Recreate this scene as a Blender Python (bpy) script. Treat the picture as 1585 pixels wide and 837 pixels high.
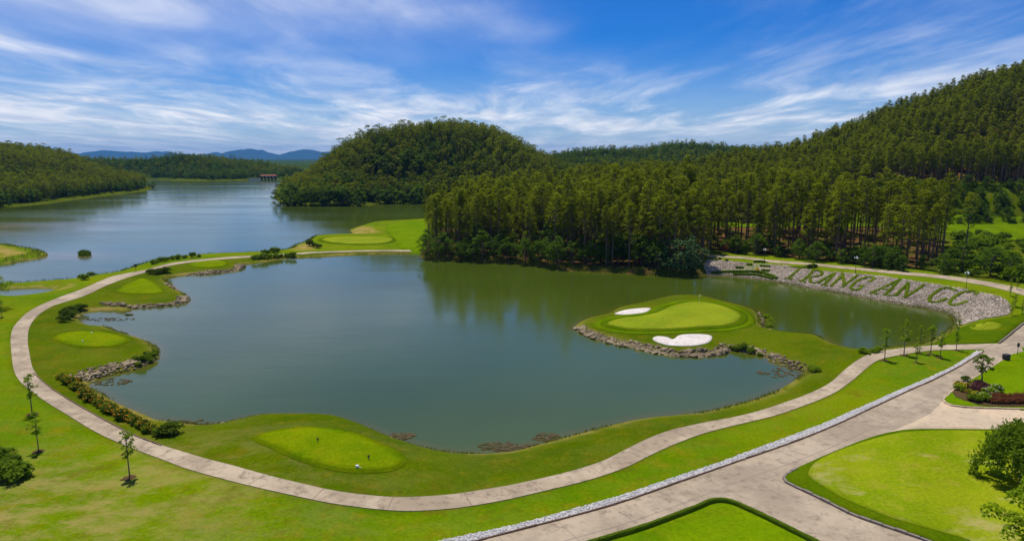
import bpy, bmesh, math, random
import numpy as np
from mathutils import Vector, Matrix, noise as mnoise
from mathutils.geometry import delaunay_2d_cdt
random.seed(7); RNG = np.random.default_rng(7)
for o in list(bpy.data.objects): bpy.data.objects.remove(o)
S = bpy.context.scene
COL = S.collection

# ------------------------------------------------------------------ camera
CAMH, FPX, HORIZ = 34.0, 1052.0, 245.0
PITCH = math.atan((418.5 - HORIZ) / FPX)
cam = bpy.data.cameras.new('camera'); cam_o = bpy.data.objects.new('camera', cam); COL.objects.link(cam_o)
cam.sensor_width = 36.0; cam.lens = 36.0 * FPX / 1585.0
cam.clip_start = 0.5; cam.clip_end = 30000
cam_o.location = (0, 0, CAMH); cam_o.rotation_euler = (math.radians(90) - PITCH, 0, 0)
S.camera = cam_o

# ------------------------------------------------------------------ light
SUN_EL, SUN_AZ = math.radians(71), math.radians(-25)   # azimuth from +Y, positive to +X
sd_ = Vector((math.sin(SUN_AZ) * math.cos(SUN_EL), math.cos(SUN_AZ) * math.cos(SUN_EL), math.sin(SUN_EL)))
sl = bpy.data.lights.new('sun', 'SUN'); sl.energy = 4.6; sl.angle = math.radians(0.53); sl.color = (1.0, 0.95, 0.86)
so = bpy.data.objects.new('sun', sl); COL.objects.link(so)
so.rotation_euler = sd_.to_track_quat('Z', 'Y').to_euler(); so.location = (0, 0, 300)

W = bpy.data.worlds.new('World'); S.world = W; W.use_nodes = True
nt = W.node_tree; nt.nodes.clear()
class NB:
    """small node-building helper"""
    def __init__(s, tree): s.t = tree
    def n(s, typ, **kw):
        nd = s.t.nodes.new(typ)
        for k, v in kw.items(): setattr(nd, k, v)
        return nd
    def put(s, sock, v):
        if hasattr(v, 'is_output'): s.t.links.new(v, sock)
        elif v is not None: sock.default_value = v
    def math(s, op, a, b=None, c=None, clamp=False):
        nd = s.n('ShaderNodeMath', operation=op, use_clamp=clamp)
        s.put(nd.inputs[0], a); s.put(nd.inputs[1], b); s.put(nd.inputs[2], c)
        return nd.outputs[0]
    def vmath(s, op, a, b=None):
        nd = s.n('ShaderNodeVectorMath', operation=op); s.put(nd.inputs[0], a); s.put(nd.inputs[1], b)
        return nd.outputs[0]
    def noise(s, vec, scale, detail=4, rough=0.55, dist=0.0, typ='FBM'):
        nd = s.n('ShaderNodeTexNoise', noise_type=typ); s.put(nd.inputs['Vector'], vec)
        nd.inputs['Scale'].default_value = scale; nd.inputs['Detail'].default_value = detail
        nd.inputs['Roughness'].default_value = rough; nd.inputs['Distortion'].default_value = dist
        return nd.outputs[0]
    def ramp(s, f, stops, interp='LINEAR'):
        nd = s.n('ShaderNodeValToRGB'); s.put(nd.inputs[0], f); cr = nd.color_ramp; cr.interpolation = interp
        while len(cr.elements) < len(stops): cr.elements.new(0.5)
        for e, (p, c) in zip(cr.elements, stops):
            e.position = p; e.color = (c[0], c[1], c[2], 1) if not isinstance(c, (int, float)) else (c, c, c, 1)
        return nd.outputs[0]
    def mrange(s, f, a, b, c=0.0, d=1.0, smooth=True):
        nd = s.n('ShaderNodeMapRange'); nd.interpolation_type = 'SMOOTHSTEP' if smooth else 'LINEAR'
        s.put(nd.inputs[0], f); nd.inputs[1].default_value = a; nd.inputs[2].default_value = b
        nd.inputs[3].default_value = c; nd.inputs[4].default_value = d
        return nd.outputs[0]
    def mix(s, f, a, b, blend='MIX'):
        nd = s.n('ShaderNodeMix', data_type='RGBA', blend_type=blend)
        s.put(nd.inputs[0], f)
        for i, v in ((6, a), (7, b)):
            if isinstance(v, tuple): v = (v[0], v[1], v[2], 1)
            s.put(nd.inputs[i], v)
        return nd.outputs[2]
    def mapping(s, vec, scale=(1, 1, 1), rot=(0, 0, 0), loc=(0, 0, 0)):
        nd = s.n('ShaderNodeMapping'); s.put(nd.inputs[0], vec)
        nd.inputs['Location'].default_value = loc; nd.inputs['Rotation'].default_value = rot; nd.inputs['Scale'].default_value = scale
        return nd.outputs[0]
B = NB(nt)
sky = B.n('ShaderNodeTexSky', sky_type='NISHITA', sun_disc=False, sun_elevation=SUN_EL, sun_rotation=SUN_AZ,
          altitude=100, air_density=1.0, dust_density=0.0, ozone_density=2.0)
tc = B.n('ShaderNodeTexCoord')
sx = B.n('ShaderNodeSeparateXYZ'); nt.links.new(tc.outputs['Generated'], sx.inputs[0])
tint = B.mix(1.0, sky.outputs[0], B.mix(B.mrange(sx.outputs[2], 0.0, 0.17), (0.52, 0.74, 1.10), (0.09, 0.46, 1.06)), 'MULTIPLY')   # clear, deep tropical blue above the pale horizon
zz = B.math('ADD', B.math('MAXIMUM', sx.outputs[2], 0.0), 0.06)
cx = B.math('DIVIDE', sx.outputs[0], zz); cy = B.math('DIVIDE', sx.outputs[1], zz)
cp = B.n('ShaderNodeCombineXYZ'); nt.links.new(cx, cp.inputs[0]); nt.links.new(cy, cp.inputs[1])
cv = cp.outputs[0]
veil = B.mapping(cv, (0.16, 0.10, 1), (0, 0, 0.5), (7.53, 4.29, 0))
bigm = B.mapping(cv, (0.34, 0.20, 1), (0, 0, 0.45), (5.75, 1.36, 0))
fine = B.mapping(cv, (1.0, 0.42, 1), (0, 0, 0.62), (1.7, 4.1, 0))
vl = B.mrange(B.noise(veil, 1.0, 4, 0.5, 0.3), 0.47, 0.68)
wisp = B.mrange(B.noise(bigm, 1.0, 8, 0.6, 0.7), 0.49, 0.74)
streak = B.mrange(B.noise(fine, 1.0, 10, 0.62, 0.6), 0.38, 0.72)
lowb = B.mrange(sx.outputs[2], 0.01, 0.17, 1.0, 0.0)          # the cloud sheet closes up towards the horizon
cl = B.math('ADD', B.math('MULTIPLY', vl, B.math('ADD', 0.30, B.math('MULTIPLY', streak, 0.40))), B.math('MULTIPLY', wisp, B.math('ADD', 0.16, B.math('MULTIPLY', streak, 0.48))))
cl = B.math('ADD', cl, B.math('MULTIPLY', lowb, B.math('ADD', 0.14, B.math('MULTIPLY', streak, 1.10))), clamp=True)
flat_ = B.mrange(sx.outputs[2], 0.0, 0.06, 0.85, 0.0)
cl = B.math('ADD', B.math('MULTIPLY', cl, B.math('SUBTRACT', 1.0, flat_)), B.math('MULTIPLY', flat_, 0.42))
ccol = B.ramp(B.noise(fine, 2.3, 5, 0.5), [(0.35, (7.4, 8.0, 9.4)), (0.58, (11.2, 11.2, 11.3))])
scol = B.mix(B.math('MINIMUM', cl, 0.92), tint, ccol)
bg = B.n('ShaderNodeBackground'); bg.inputs[1].default_value = 0.095
nt.links.new(scol, bg.inputs[0])
wo = B.n('ShaderNodeOutputWorld'); nt.links.new(bg.outputs[0], wo.inputs[0])

S.view_settings.view_transform = 'Standard'; S.view_settings.look = 'None'
S.view_settings.gamma = 1.0; S.view_settings.exposure = 0.0; S.view_settings.use_curve_mapping = False
S.render.engine = 'CYCLES'
S.render.resolution_x = 1024; S.render.resolution_y = 540

# ------------------------------------------------------------------ helpers
def tag(o, label=None, cat=None, group=None, kind=None):
    if label: o['label'] = label
    if cat: o['category'] = cat
    if group: o['group'] = group
    if kind: o['kind'] = kind
    return o
def link(name, me, parent=None, mats=None):
    o = bpy.data.objects.new(name, me); COL.objects.link(o)
    if parent is not None: o.parent = parent
    if mats is not None and me is not None and len(me.materials) == 0:
        for m in (mats if isinstance(mats, (list, tuple)) else [mats]): me.materials.append(m)
    return o
def empty(name, loc, rz=0, sc=1.0):
    o = bpy.data.objects.new(name, None); COL.objects.link(o); o.location = loc
    o.rotation_euler = (0, 0, rz); o.scale = (sc, sc, sc) if not isinstance(sc, tuple) else sc
    o.empty_display_size = 0.3
    return o
def mesh_np(name, V, F, mats=None, smooth=False):
    """V (n,3) array, F (m,k) int array of equal-size faces or list of faces"""
    me = bpy.data.meshes.new(name)
    if isinstance(F, np.ndarray):
        m, k = F.shape
        me.vertices.add(len(V)); me.vertices.foreach_set('co', np.asarray(V, np.float32).ravel())
        me.loops.add(m * k); me.loops.foreach_set('vertex_index', F.astype(np.int32).ravel())
        me.polygons.add(m); me.polygons.foreach_set('loop_start', np.arange(0, m * k, k, dtype=np.int32))
        me.update(calc_edges=True)
    else:
        me.from_pydata([tuple(v) for v in V], [], F); me.update()
    if smooth: me.polygons.foreach_set('use_smooth', np.ones(len(me.polygons), bool))
    if mats is not None:
        for mm in (mats if isinstance(mats, (list, tuple)) else [mats]): me.materials.append(mm)
    return me
def attr(me, name, vals, dom='POINT'):
    a = me.attributes.new(name, 'FLOAT', dom); a.data.foreach_set('value', np.asarray(vals, np.float32)); return a
class MB:
    """collects shapes into one mesh"""
    def __init__(s): s.v = []; s.f = []; s.mi = []
    def add(s, V, F, mi=0):
        b = len(s.v); s.v.extend([tuple(v) for v in V]); s.f.extend([tuple(i + b for i in f) for f in F]); s.mi.extend([mi] * len(F))
    def tube(s, pts, rad, n=7, mi=0, cap=True):
        V = []; F = []
        for i, p in enumerate(pts):
            p = Vector(p); q = Vector(pts[min(i + 1, len(pts) - 1)]); r0 = Vector(pts[max(i - 1, 0)])
            d = (q - r0).normalized(); a = d.orthogonal().normalized()
            if abs(d.z) > 0.6: a = Vector((1, 0, 0)) - d * d.x; a.normalize()
            b = d.cross(a); r = rad[i] if isinstance(rad, (list, tuple)) else rad
            for k in range(n):
                t = 2 * math.pi * k / n; V.append(p + a * (math.cos(t) * r) + b * (math.sin(t) * r))
        for i in range(len(pts) - 1):
            for k in range(n):
                F.append((i * n + k, i * n + (k + 1) % n, (i + 1) * n + (k + 1) % n, (i + 1) * n + k))
        if cap: F.append(tuple(range(n - 1, -1, -1))); F.append(tuple((len(pts) - 1) * n + k for k in range(n)))
        s.add(V, F, mi)
    def box(s, c, d, rz=0, mi=0):
        V = []; cs, sn = math.cos(rz), math.sin(rz)
        for z in (-1, 1):
            for x, y in ((-1, -1), (1, -1), (1, 1), (-1, 1)):
                X, Y = x * d[0] / 2, y * d[1] / 2
                V.append((c[0] + X * cs - Y * sn, c[1] + X * sn + Y * cs, c[2] + z * d[2] / 2))
        s.add(V, [(3, 2, 1, 0), (4, 5, 6, 7), (0, 1, 5, 4), (1, 2, 6, 5), (2, 3, 7, 6), (3, 0, 4, 7)], mi)
    def ball(s, c, r, seg=10, ring=6, sq=1.0, mi=0):
        V = [(c[0], c[1], c[2] - r * sq)]; F = []
        for i in range(1, ring):
            t = math.pi * i / ring
            for k in range(seg):
                a = 2 * math.pi * k / seg; V.append((c[0] + r * math.sin(t) * math.cos(a), c[1] + r * math.sin(t) * math.sin(a), c[2] - r * sq * math.cos(t)))
        V.append((c[0], c[1], c[2] + r * sq)); L = len(V) - 1
        for k in range(seg):
            F.append((0, 1 + (k + 1) % seg, 1 + k)); F.append((L, L - seg + k, L - seg + (k + 1) % seg))
        for i in range(ring - 2):
            for k in range(seg):
                a = 1 + i * seg; F.append((a + k, a + (k + 1) % seg, a + seg + (k + 1) % seg, a + seg + k))
        s.add(V, F, mi)
    def mesh(s, name, mats, smooth=False):
        me = bpy.data.meshes.new(name); me.from_pydata(s.v, [], s.f)
        for m in (mats if isinstance(mats, (list, tuple)) else [mats]): me.materials.append(m)
        me.polygons.foreach_set('material_index', s.mi)
        if smooth: me.polygons.foreach_set('use_smooth', [True] * len(s.f))
        me.update(); return me

def smooth_poly(P, sub=3, closed=True):
    P = np.asarray(P, float); n = len(P); out = []
    rng = range(n) if closed else range(n - 1)
    for i in rng:
        if closed: p0, p1, p2, p3 = P[i - 1], P[i], P[(i + 1) % n], P[(i + 2) % n]
        else: p0, p1, p2, p3 = P[max(i - 1, 0)], P[i], P[i + 1], P[min(i + 2, n - 1)]
        for k in range(sub):
            t = k / sub
            out.append(0.5 * ((2 * p1) + (-p0 + p2) * t + (2 * p0 - 5 * p1 + 4 * p2 - p3) * t * t + (-p0 + 3 * p1 - 3 * p2 + p3) * t ** 3))
    if not closed: out.append(P[-1])
    return np.array(out)
cP, sP = math.cos(PITCH), math.sin(PITCH)
def rays(px):
    px = np.asarray(px, float).reshape(-1, 2)
    a = (px[:, 0] - 792.5) / FPX; b = -(px[:, 1] - 418.5) / FPX
    return np.stack([a, cP + b * sP, -sP + b * cP], 1)          # right = X, up = (0, sP, cP), forward = (0, cP, -sP)
def flat(px, z=0.0):
    """photo pixels -> plan positions on the level z"""
    d = rays(px); t = (z - CAMH) / d[:, 2]
    return d[:, :2] * t[:, None]
def project(P):
    P = np.asarray(P, float); q = P - np.array([0, 0, CAMH])
    f = q[:, 1] * cP - q[:, 2] * sP; u = q[:, 1] * sP + q[:, 2] * cP
    return np.stack([792.5 + FPX * q[:, 0] / f, 418.5 - FPX * u / f, f], 1)
def seg_dist(P, poly, closed=True):
    A = poly; Bp = np.roll(poly, -1, 0)
    if not closed: A, Bp = A[:-1], Bp[:-1]
    out = np.full(len(P), 1e9, np.float32); P = P.astype(np.float32)
    for i in range(0, len(P), 20000):
        p = P[i:i + 20000]; best = np.full(len(p), 1e18, np.float32)
        for a, b in zip(A, Bp):
            d = b - a; L = max(float(d @ d), 1e-9)
            vx = p[:, 0] - np.float32(a[0]); vy = p[:, 1] - np.float32(a[1])
            t = np.clip((vx * np.float32(d[0]) + vy * np.float32(d[1])) / np.float32(L), 0, 1)
            ex = vx - t * np.float32(d[0]); ey = vy - t * np.float32(d[1])
            np.minimum(best, ex * ex + ey * ey, out=best)
        out[i:i + 20000] = np.sqrt(best)
    return out
def inside(P, poly):
    x, y = P[:, 0], P[:, 1]; c = np.zeros(len(P), bool); n = len(poly)
    for i in range(n):
        x1, y1 = poly[i]; x2, y2 = poly[(i + 1) % n]
        if y1 == y2: continue
        c ^= ((y1 > y) != (y2 > y)) & (x < (x2 - x1) * (y - y1) / (y2 - y1) + x1)
    return c
def sdist(P, poly, margin=250.0):
    """signed distance, negative inside; far points get a constant"""
    lo = poly.min(0) - margin; hi = poly.max(0) + margin
    m = (P[:, 0] > lo[0]) & (P[:, 0] < hi[0]) & (P[:, 1] > lo[1]) & (P[:, 1] < hi[1])
    out = np.full(len(P), margin, np.float32)
    if m.any():
        q = P[m]; d = seg_dist(q, poly); d[inside(q, poly)] *= -1; out[m] = np.minimum(d, margin)
    return out
def sstep(a, b, x): t = np.clip((x - a) / (b - a), 0, 1); return t * t * (3 - 2 * t)

# ------------------------------------------------------------------ shorelines (traced outlines carried to the water level)
POND = smooth_poly(flat([(650,393),(600,393),(560,394),(500,397),(440,401),(400,407),(382,409),(374,417),(328,424),(287,426),(261,431),(260,436),(274,447),
 (291,459),(290,468),(254,474),(209,477),(191,482),(167,480),(137,483),(122,489),(124,497),(140,504),(167,506),(179,512),(209,521),(236,532),(246,545),
 (239,558),(221,569),(191,576),(161,583),(143,590),(138,597),(159,610),(185,625),(228,643),(242,649),(281,654),(318,658),(344,656),(367,651),(391,646),(420,643),
 (477,645),(534,652),(577,668),(611,682),(647,692),(690,700),(724,702),(765,701),(799,697),(836,687),(911,667),(985,649),(1059,641),(1097,636),(1171,617),
 (1214,598),(1239,581),(1243,574),(1223,569),(1199,560),(1178,550),(1151,545),(1133,542),(1111,548),(1078,550),(1042,549),(1005,543),(987,537),(960,533),
 (927,524),(905,516),(890,507),(897,499),(914,492),(939,486),(960,476),(990,470),(1030,460),(1057,457),(1090,459),(1123,467),(1157,476),(1175,484),(1181,494),
 (1183,506),(1191,512),(1223,516),(1263,519),(1284,530),(1308,538),(1340,542),(1383,537),(1427,532),(1453,521),(1467,511),(1477,502),(1475,491),(1456,482),
 (1367,467),(1319,457),(1271,449),(1207,438),(1160,431),(1105,427),(1046,429),(1018,426),(973,424),(882,419),(810,410),(731,405),(672,403),(652,399)]), 3)
LAKE = smooth_poly(flat([(-260,440),(-120,441),(0,441),(60,437),(102,434),(125,431),(149,427),(179,423),(206,414),(233,406),(269,400),(311,396),(370,393),(420,390),(436,388),
 (450,385),(452,381),(474,375),(484,367),(518,364),(547,363),(541,356),(559,350),(576,345),(610,343),(645,341),(690,336),(735,328),(768,321),(765,317),(700,314.5),(650,315.5),
 (600,315.5),(543,318.5),(480,319),(440,315),(427,310),(425,302),(427,294),(430,286),(436,280),(420,277.5),(400,278),(384,279),(350,279.5),(315,280),(258,279),(225,277.5),
 (150,277),(140,280),(190,284),(232,288.5),(235,291),(229,295),(172,302),(115,309),(72,315),(0,321),(-120,328),(-300,340)]), 2)
PUDDLE = smooth_poly(flat([(-90,452),(-20,449),(3,448),(48,446),(84,448),(62,456),(30,460),(0,458),(-60,461)]), 3)
SPIT = smooth_poly(flat([(-160,378),(0,379),(30,383),(66,389),(73,397),(39,403),(0,410),(-160,424)]), 3)
ISLET = smooth_poly(flat([(121,394),(128,391),(138,392),(141,395),(132,397),(124,397)]), 3)

# ------------------------------------------------------------------ terrain grid
def axis(a, b, step, lo, hi, g1, lim_lo, lim_hi, g2):
    core = list(np.arange(a, b + 1e-6, step)); up = [core[-1]]; s = step
    while up[-1] < hi:
        s *= (g1 if up[-1] < lim_hi else g2); up.append(up[-1] + s)
    dn = [core[0]]; s = step
    while dn[-1] > lo:
        s *= (g1 if dn[-1] > lim_lo else g2); dn.append(dn[-1] - s)
    return np.array(dn[::-1][:-1] + core + up[1:])
XS = axis(-140, 160, 1.0, -19000, 19000, 1.022, -700, 520, 1.14)
YS = axis(48, 275, 1.0, -60, 23000, 1.017, 0, 1350, 1.14)
GX, GY = np.meshgrid(XS, YS); GP = np.stack([GX.ravel(), GY.ravel()], 1)
sp = sdist(GP, POND, 200); slk = sdist(GP, LAKE, 200); spu = sdist(GP, PUDDLE, 80)
sls = sdist(GP, SPIT, 80); sli = sdist(GP, ISLET, 60)
slk = np.maximum(slk, -np.minimum(sls, sli))          # spit and islet stand out of the lake
SD = np.minimum(np.minimum(sp, slk), spu)
def ridge(x, tab):
    t = np.array(tab, float); return np.interp(x, t[:, 0], t[:, 1])
def vnoise(x, y, sc, seed=0):
    x = x / sc + seed * 17.3; y = y / sc - seed * 9.1
    xi = np.floor(x); yi = np.floor(y); xf = x - xi; yf = y - yi
    def h(a, b):
        v = np.sin(a * 127.1 + b * 311.7 + seed * 3.7) * 43758.5453; return v - np.floor(v)
    u = xf * xf * (3 - 2 * xf); w = yf * yf * (3 - 2 * yf)
    return (h(xi, yi) * (1 - u) + h(xi + 1, yi) * u) * (1 - w) + (h(xi, yi + 1) * (1 - u) + h(xi + 1, yi + 1) * u) * w
def hill_height(x, y, sd):
    land = sstep(0, 70, sd)
    right = ridge(x, [(-60, 3), (-30, 4), (43, 6), (123, 9), (160, 15), (202, 25), (250, 41), (316, 67), (400, 92), (520, 110), (800, 90), (1400, 20)])
    y0 = ridge(x, [(-40, 215), (60, 225), (110, 300), (400, 330)]); right = right * sstep(0, 1, (y - y0) / (425 - y0)) * (1 - 0.75 * sstep(470, 760, y))
    right = right + 4.5 * sstep(190, 285, y) * sstep(20, 80, x) * (1 - sstep(290, 340, y))
    right = np.maximum(right, 21 * sstep(296, 336, y) * sstep(115, 195, x) * (1 - sstep(500, 700, y)))      # steep bank above the fairway
    mid = ridge(x, [(-235, 0), (-214, 9), (-184, 24), (-160, 33), (-131, 43), (-107, 48), (-60, 52), (-19, 47), (4, 37), (22, 26), (46, 18), (90, 11), (122, 9), (260, 10), (420, 10), (600, 0)]) * sstep(470, 620, y) * (1 - sstep(660, 850, y))
    left = ridge(x, [(-1200, 50), (-700, 62), (-560, 50), (-490, 40), (-415, 25), (-378, 17), (-340, 6), (-300, 0)]) * sstep(0, 130, sd) * sstep(420, 520, y) * (1 - sstep(820, 1000, y))
    far = ridge(x, [(-1400, 26), (-740, 20), (-650, 22), (-573, 29), (-500, 18), (-440, 8), (-380, 0)]) * sstep(1010, 1180, y) * (1 - 0.6 * sstep(1350, 1900, y)) * sstep(0, 90, sd)
    farr = ridge(x, [(-120, 0), (20, 22), (90, 34), (130, 37), (180, 36), (245, 45), (300, 43), (368, 41), (520, 36), (1200, 30), (2200, 0)]) * sstep(820, 1010, y) * (1 - 0.5 * sstep(1100, 1900, y))
    return np.maximum.reduce([right * land, mid * land, left, far, farr]) + ((vnoise(x, y, 60, 2) - .5) * 5.0 + (vnoise(x, y, 27, 8) - .5) * 3.0) * sstep(320, 480, y) * land
def height(x, y, sd):
    m = sstep(44, 58, x + (y - 190) * 0.3) * sstep(139, 158, y) * (1 - sstep(235, 300, y))      # stone slope stretch
    bh = 1.25 + 2.9 * m; bl = 2.6 + 6.5 * m
    h = np.where(sd > 0, bh * (1 - np.exp(-np.maximum(sd, 0) / bl)) * (1 + 0 * m), -2.4 * (1 - np.exp(np.minimum(sd, 0) / 5.0)))
    h = np.where((sd > 0) & (m > 0), h * (1 - m) + m * np.minimum(sd * 0.30, 4.15), h)
    on = sstep(0, 3, sd)
    h = h + on * (0.35 * (vnoise(x, y, 23, 1) - 0.5) + 0.10 * (vnoise(x, y, 6, 5) - 0.5))
    for px, r, a in (((505, 690), 17, 1.7), ((140, 524), 12, .6), ((217, 443), 12, .6), ((1060, 492), 18, .8), ((555, 370), 22, .7)):
        c = flat([px], 1.2)[0]; h = h + on * a * np.exp(-((x - c[0]) ** 2 + (y - c[1]) ** 2) / (r * r) * 1.6)
    h = h + np.where(sd > 0, hill_height(x, y, sd), 0)
    return h
Hg = height(GP[:, 0], GP[:, 1], SD)
HG = Hg.reshape(GX.shape); SDG = SD.reshape(GX.shape)
def bil(A, p):
    p = np.asarray(p, float).reshape(-1, 2)
    i = np.clip(np.searchsorted(XS, p[:, 0]) - 1, 0, len(XS) - 2); j = np.clip(np.searchsorted(YS, p[:, 1]) - 1, 0, len(YS) - 2)
    u = np.clip((p[:, 0] - XS[i]) / (XS[i + 1] - XS[i]), 0, 1); v = np.clip((p[:, 1] - YS[j]) / (YS[j + 1] - YS[j]), 0, 1)
    return A[j, i] * (1 - u) * (1 - v) + A[j, i + 1] * u * (1 - v) + A[j + 1, i] * (1 - u) * v + A[j + 1, i + 1] * u * v
def H(p): return bil(HG, p)
def H1(x, y): return float(H([(x, y)])[0])
def hit(px):
    """where the ground lies under a traced outline: first crossing of the sight line with the terrain"""
    d = rays(px); n = len(d); t0 = np.zeros(n); t1 = np.zeros(n); done = np.zeros(n, bool)
    ts = np.concatenate([np.arange(38, 420, 0.5), np.arange(420, 1400, 2.0)])
    prev = 38.0
    for t in ts:
        P = d[:, :2] * t; z = CAMH + d[:, 2] * t; below = (z < H(P)) & ~done
        t0[below] = prev; t1[below] = t; done |= below; prev = t
        if done.all(): break
    t1[~done] = 1400; t0[~done] = 1390
    for _ in range(20):
        m = (t0 + t1) / 2; b = (CAMH + d[:, 2] * m) < H(d[:, :2] * m[:, None]); t1 = np.where(b, m, t1); t0 = np.where(b, t0, m)
    return d[:, :2] * t1[:, None]

# bunkers are scooped out of the turf
BUNK_A = smooth_poly(hit([(1010,524),(1018,520.5),(1032,521.5),(1042,525),(1053,518.5),(1078,517),(1099,519),(1102,524.5),(1093,531.5),(1069,535.5),(1039,535),(1018,530)]), 4)
BUNK_B = smooth_poly(hit([(951,485.5),(966,480),(990,477),(1007,477),(1000,483),(981,486),(963,486.8)]), 4)
for bp in (BUNK_A, BUNK_B):
    s_ = sdist(GP, bp, 20); Hg = Hg - 0.22 * sstep(0.0, -2.5, s_)
HG = Hg.reshape(GX.shape)

# ------------------------------------------------------------------ materials
def mat(name):
    m = bpy.data.materials.new(name); m.use_nodes = True; t = m.node_tree; t.nodes.clear()
    b = NB(t); p = b.n('ShaderNodeBsdfPrincipled'); o = b.n('ShaderNodeOutputMaterial'); t.links.new(p.outputs[0], o.inputs[0])
    p.inputs['Roughness'].default_value = 0.8; p.inputs['Specular IOR Level'].default_value = 0.25
    return m, b, p, o
def geo_pos(b): return b.n('ShaderNodeNewGeometry').outputs['Position']
def attrib(b, nm): a = b.n('ShaderNodeAttribute'); a.attribute_name = nm; return a
def bump(b, p, h, strength, dist):
    nd = b.n('ShaderNodeBump'); nd.inputs['Strength'].default_value = strength; nd.inputs['Distance'].default_value = dist
    b.put(nd.inputs['Height'], h); b.t.links.new(nd.outputs[0], p.inputs['Normal'])
def grass_col(b, pos, c0, c1, c2, big=0.035):
    n1 = b.noise(pos, big, 5, 0.6); n2 = b.noise(pos, 0.45, 6, 0.7); n3 = b.noise(pos, 2.6, 5, 0.75)
    c = b.mix(b.mrange(n1, 0.36, 0.64), c0, c1)
    c = b.mix(b.mrange(n2, 0.46, 0.72), c, c2)
    v = b.math('ADD', 0.30, b.math('MULTIPLY', n3, 1.4))
    return b.mix(1.0, c, b.n('ShaderNodeCombineColor').outputs[0] if False else v, 'MULTIPLY'), n2, n3
def m_ground():
    m, b, p, o = mat('turf_and_soil'); pos = geo_pos(b)
    lawn, n2, n3 = grass_col(b, pos, (0.082, 0.158, 0.001), (0.140, 0.196, 0.0012), (0.160, 0.162, 0.003))
    rough, _, _ = grass_col(b, pos, (0.042, 0.078, 0.0008), (0.080, 0.115, 0.001), (0.110, 0.108, 0.003), 0.06)
    dry = b.mix(b.mrange(b.noise(pos, 0.3, 6, 0.65), 0.38, 0.66), (0.34, 0.24, 0.075), (0.15, 0.16, 0.008))
    floor = b.mix(b.mrange(b.noise(pos, 0.16, 6, 0.65), 0.40, 0.62), (0.15, 0.075, 0.030), (0.055, 0.070, 0.008))
    c = b.mix(attrib(b, 'rough').outputs['Fac'], lawn, rough)
    worn = b.math('MULTIPLY', attrib(b, 'worn').outputs['Fac'], b.mrange(b.noise(b.mapping(pos, (0.11, 0.22, 0.1), (0, 0, .4)), 1.0, 9, 0.78), 0.42, 0.62))
    c = b.mix(worn, c, (0.33, 0.24, 0.085))
    pw = b.mrange(b.noise(pos, 0.21, 7, 0.74), 0.54, 0.68)
    c = b.mix(b.math('MULTIPLY', pw, 0.55), c, (0.105, 0.095, 0.006))
    c = b.mix(attrib(b, 'dry').outputs['Fac'], c, dry)
    c = b.mix(attrib(b, 'floor').outputs['Fac'], c, floor)
    c = b.mix(attrib(b, 'wood').outputs['Fac'], c, b.mix(b.mrange(b.noise(pos, 0.02, 6, 0.7), .4, .6), (0.022, 0.045, 0.008), (0.05, 0.08, 0.012)))
    c = b.mix(attrib(b, 'bed').outputs['Fac'], c, (0.075, 0.07, 0.022))
    b.put(p.inputs['Base Color'], c); p.inputs['Roughness'].default_value = 0.95; p.inputs['Specular IOR Level'].default_value = 0.0
    bump(b, p, b.math('ADD', b.math('MULTIPLY', n2, 0.6), n3), 0.6, 0.12)
    return m
def m_turf(name, c0, c1, c2, big=0.08, stripes=None, bare=0.0):
    m, b, p, o = mat(name); pos = geo_pos(b)
    c, n2, n3 = grass_col(b, pos, c0, c1, c2, big)
    if stripes:
        ang, wid, amt = stripes
        sx_ = b.n('ShaderNodeSeparateXYZ'); b.put(sx_.inputs[0], b.mapping(pos, (1 / wid,) * 3, (0, 0, ang)))
        st = b.mrange(b.math('SINE', b.math('ADD', sx_.outputs[0], b.math('MULTIPLY', n2, 0.6))), -0.5, 0.5, 1 - amt, 1 + amt)
        c = b.mix(1.0, c, st, 'MULTIPLY')
    if bare:
        bm_ = b.mrange(b.noise(b.mapping(pos, (0.10, 0.22, 1)), 1.0, 8, 0.74), 0.53, 0.68)
        c = b.mix(b.math('MULTIPLY', bm_, bare), c, (0.36, 0.30, 0.11))
    b.put(p.inputs['Base Color'], c); p.inputs['Roughness'].default_value = 0.95; p.inputs['Specular IOR Level'].default_value = 0.0
    bump(b, p, n3, 0.35, 0.04)
    return m
def m_concrete(name, c0, c1, c2):
    m, b, p, o = mat(name); pos = geo_pos(b)
    n1 = b.noise(pos, 0.16, 7, 0.68); n2 = b.noise(pos, 1.1, 6, 0.72); n3 = b.noise(pos, 14, 3, 0.6)
    c = b.mix(b.mrange(n1, 0.36, 0.62), c0, c1)
    c = b.mix(b.mrange(n2, 0.48, 0.70, 0, 0.8), c, c2)
    c = b.mix(1.0, c, b.math('ADD', 0.78, b.math('MULTIPLY', n3, 0.44)), 'MULTIPLY')
    b.put(p.inputs['Base Color'], c); p.inputs['Roughness'].default_value = 0.9
    bump(b, p, b.math('ADD', n2, n3), 0.3, 0.02)
    return m
def m_plain(name, col, rough=0.7, var=0.25, sc=3.0, spec=0.25, metal=0.0):
    m, b, p, o = mat(name); pos = b.n('ShaderNodeTexCoord').outputs['Object']
    n = b.noise(pos, sc, 5, 0.6)
    b.put(p.inputs['Base Color'], b.mix(1.0, col, b.math('ADD', 1 - var, b.math('MULTIPLY', n, 2 * var)), 'MULTIPLY'))
    p.inputs['Roughness'].default_value = rough; p.inputs['Specular IOR Level'].default_value = spec; p.inputs['Metallic'].default_value = metal
    return m
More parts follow.
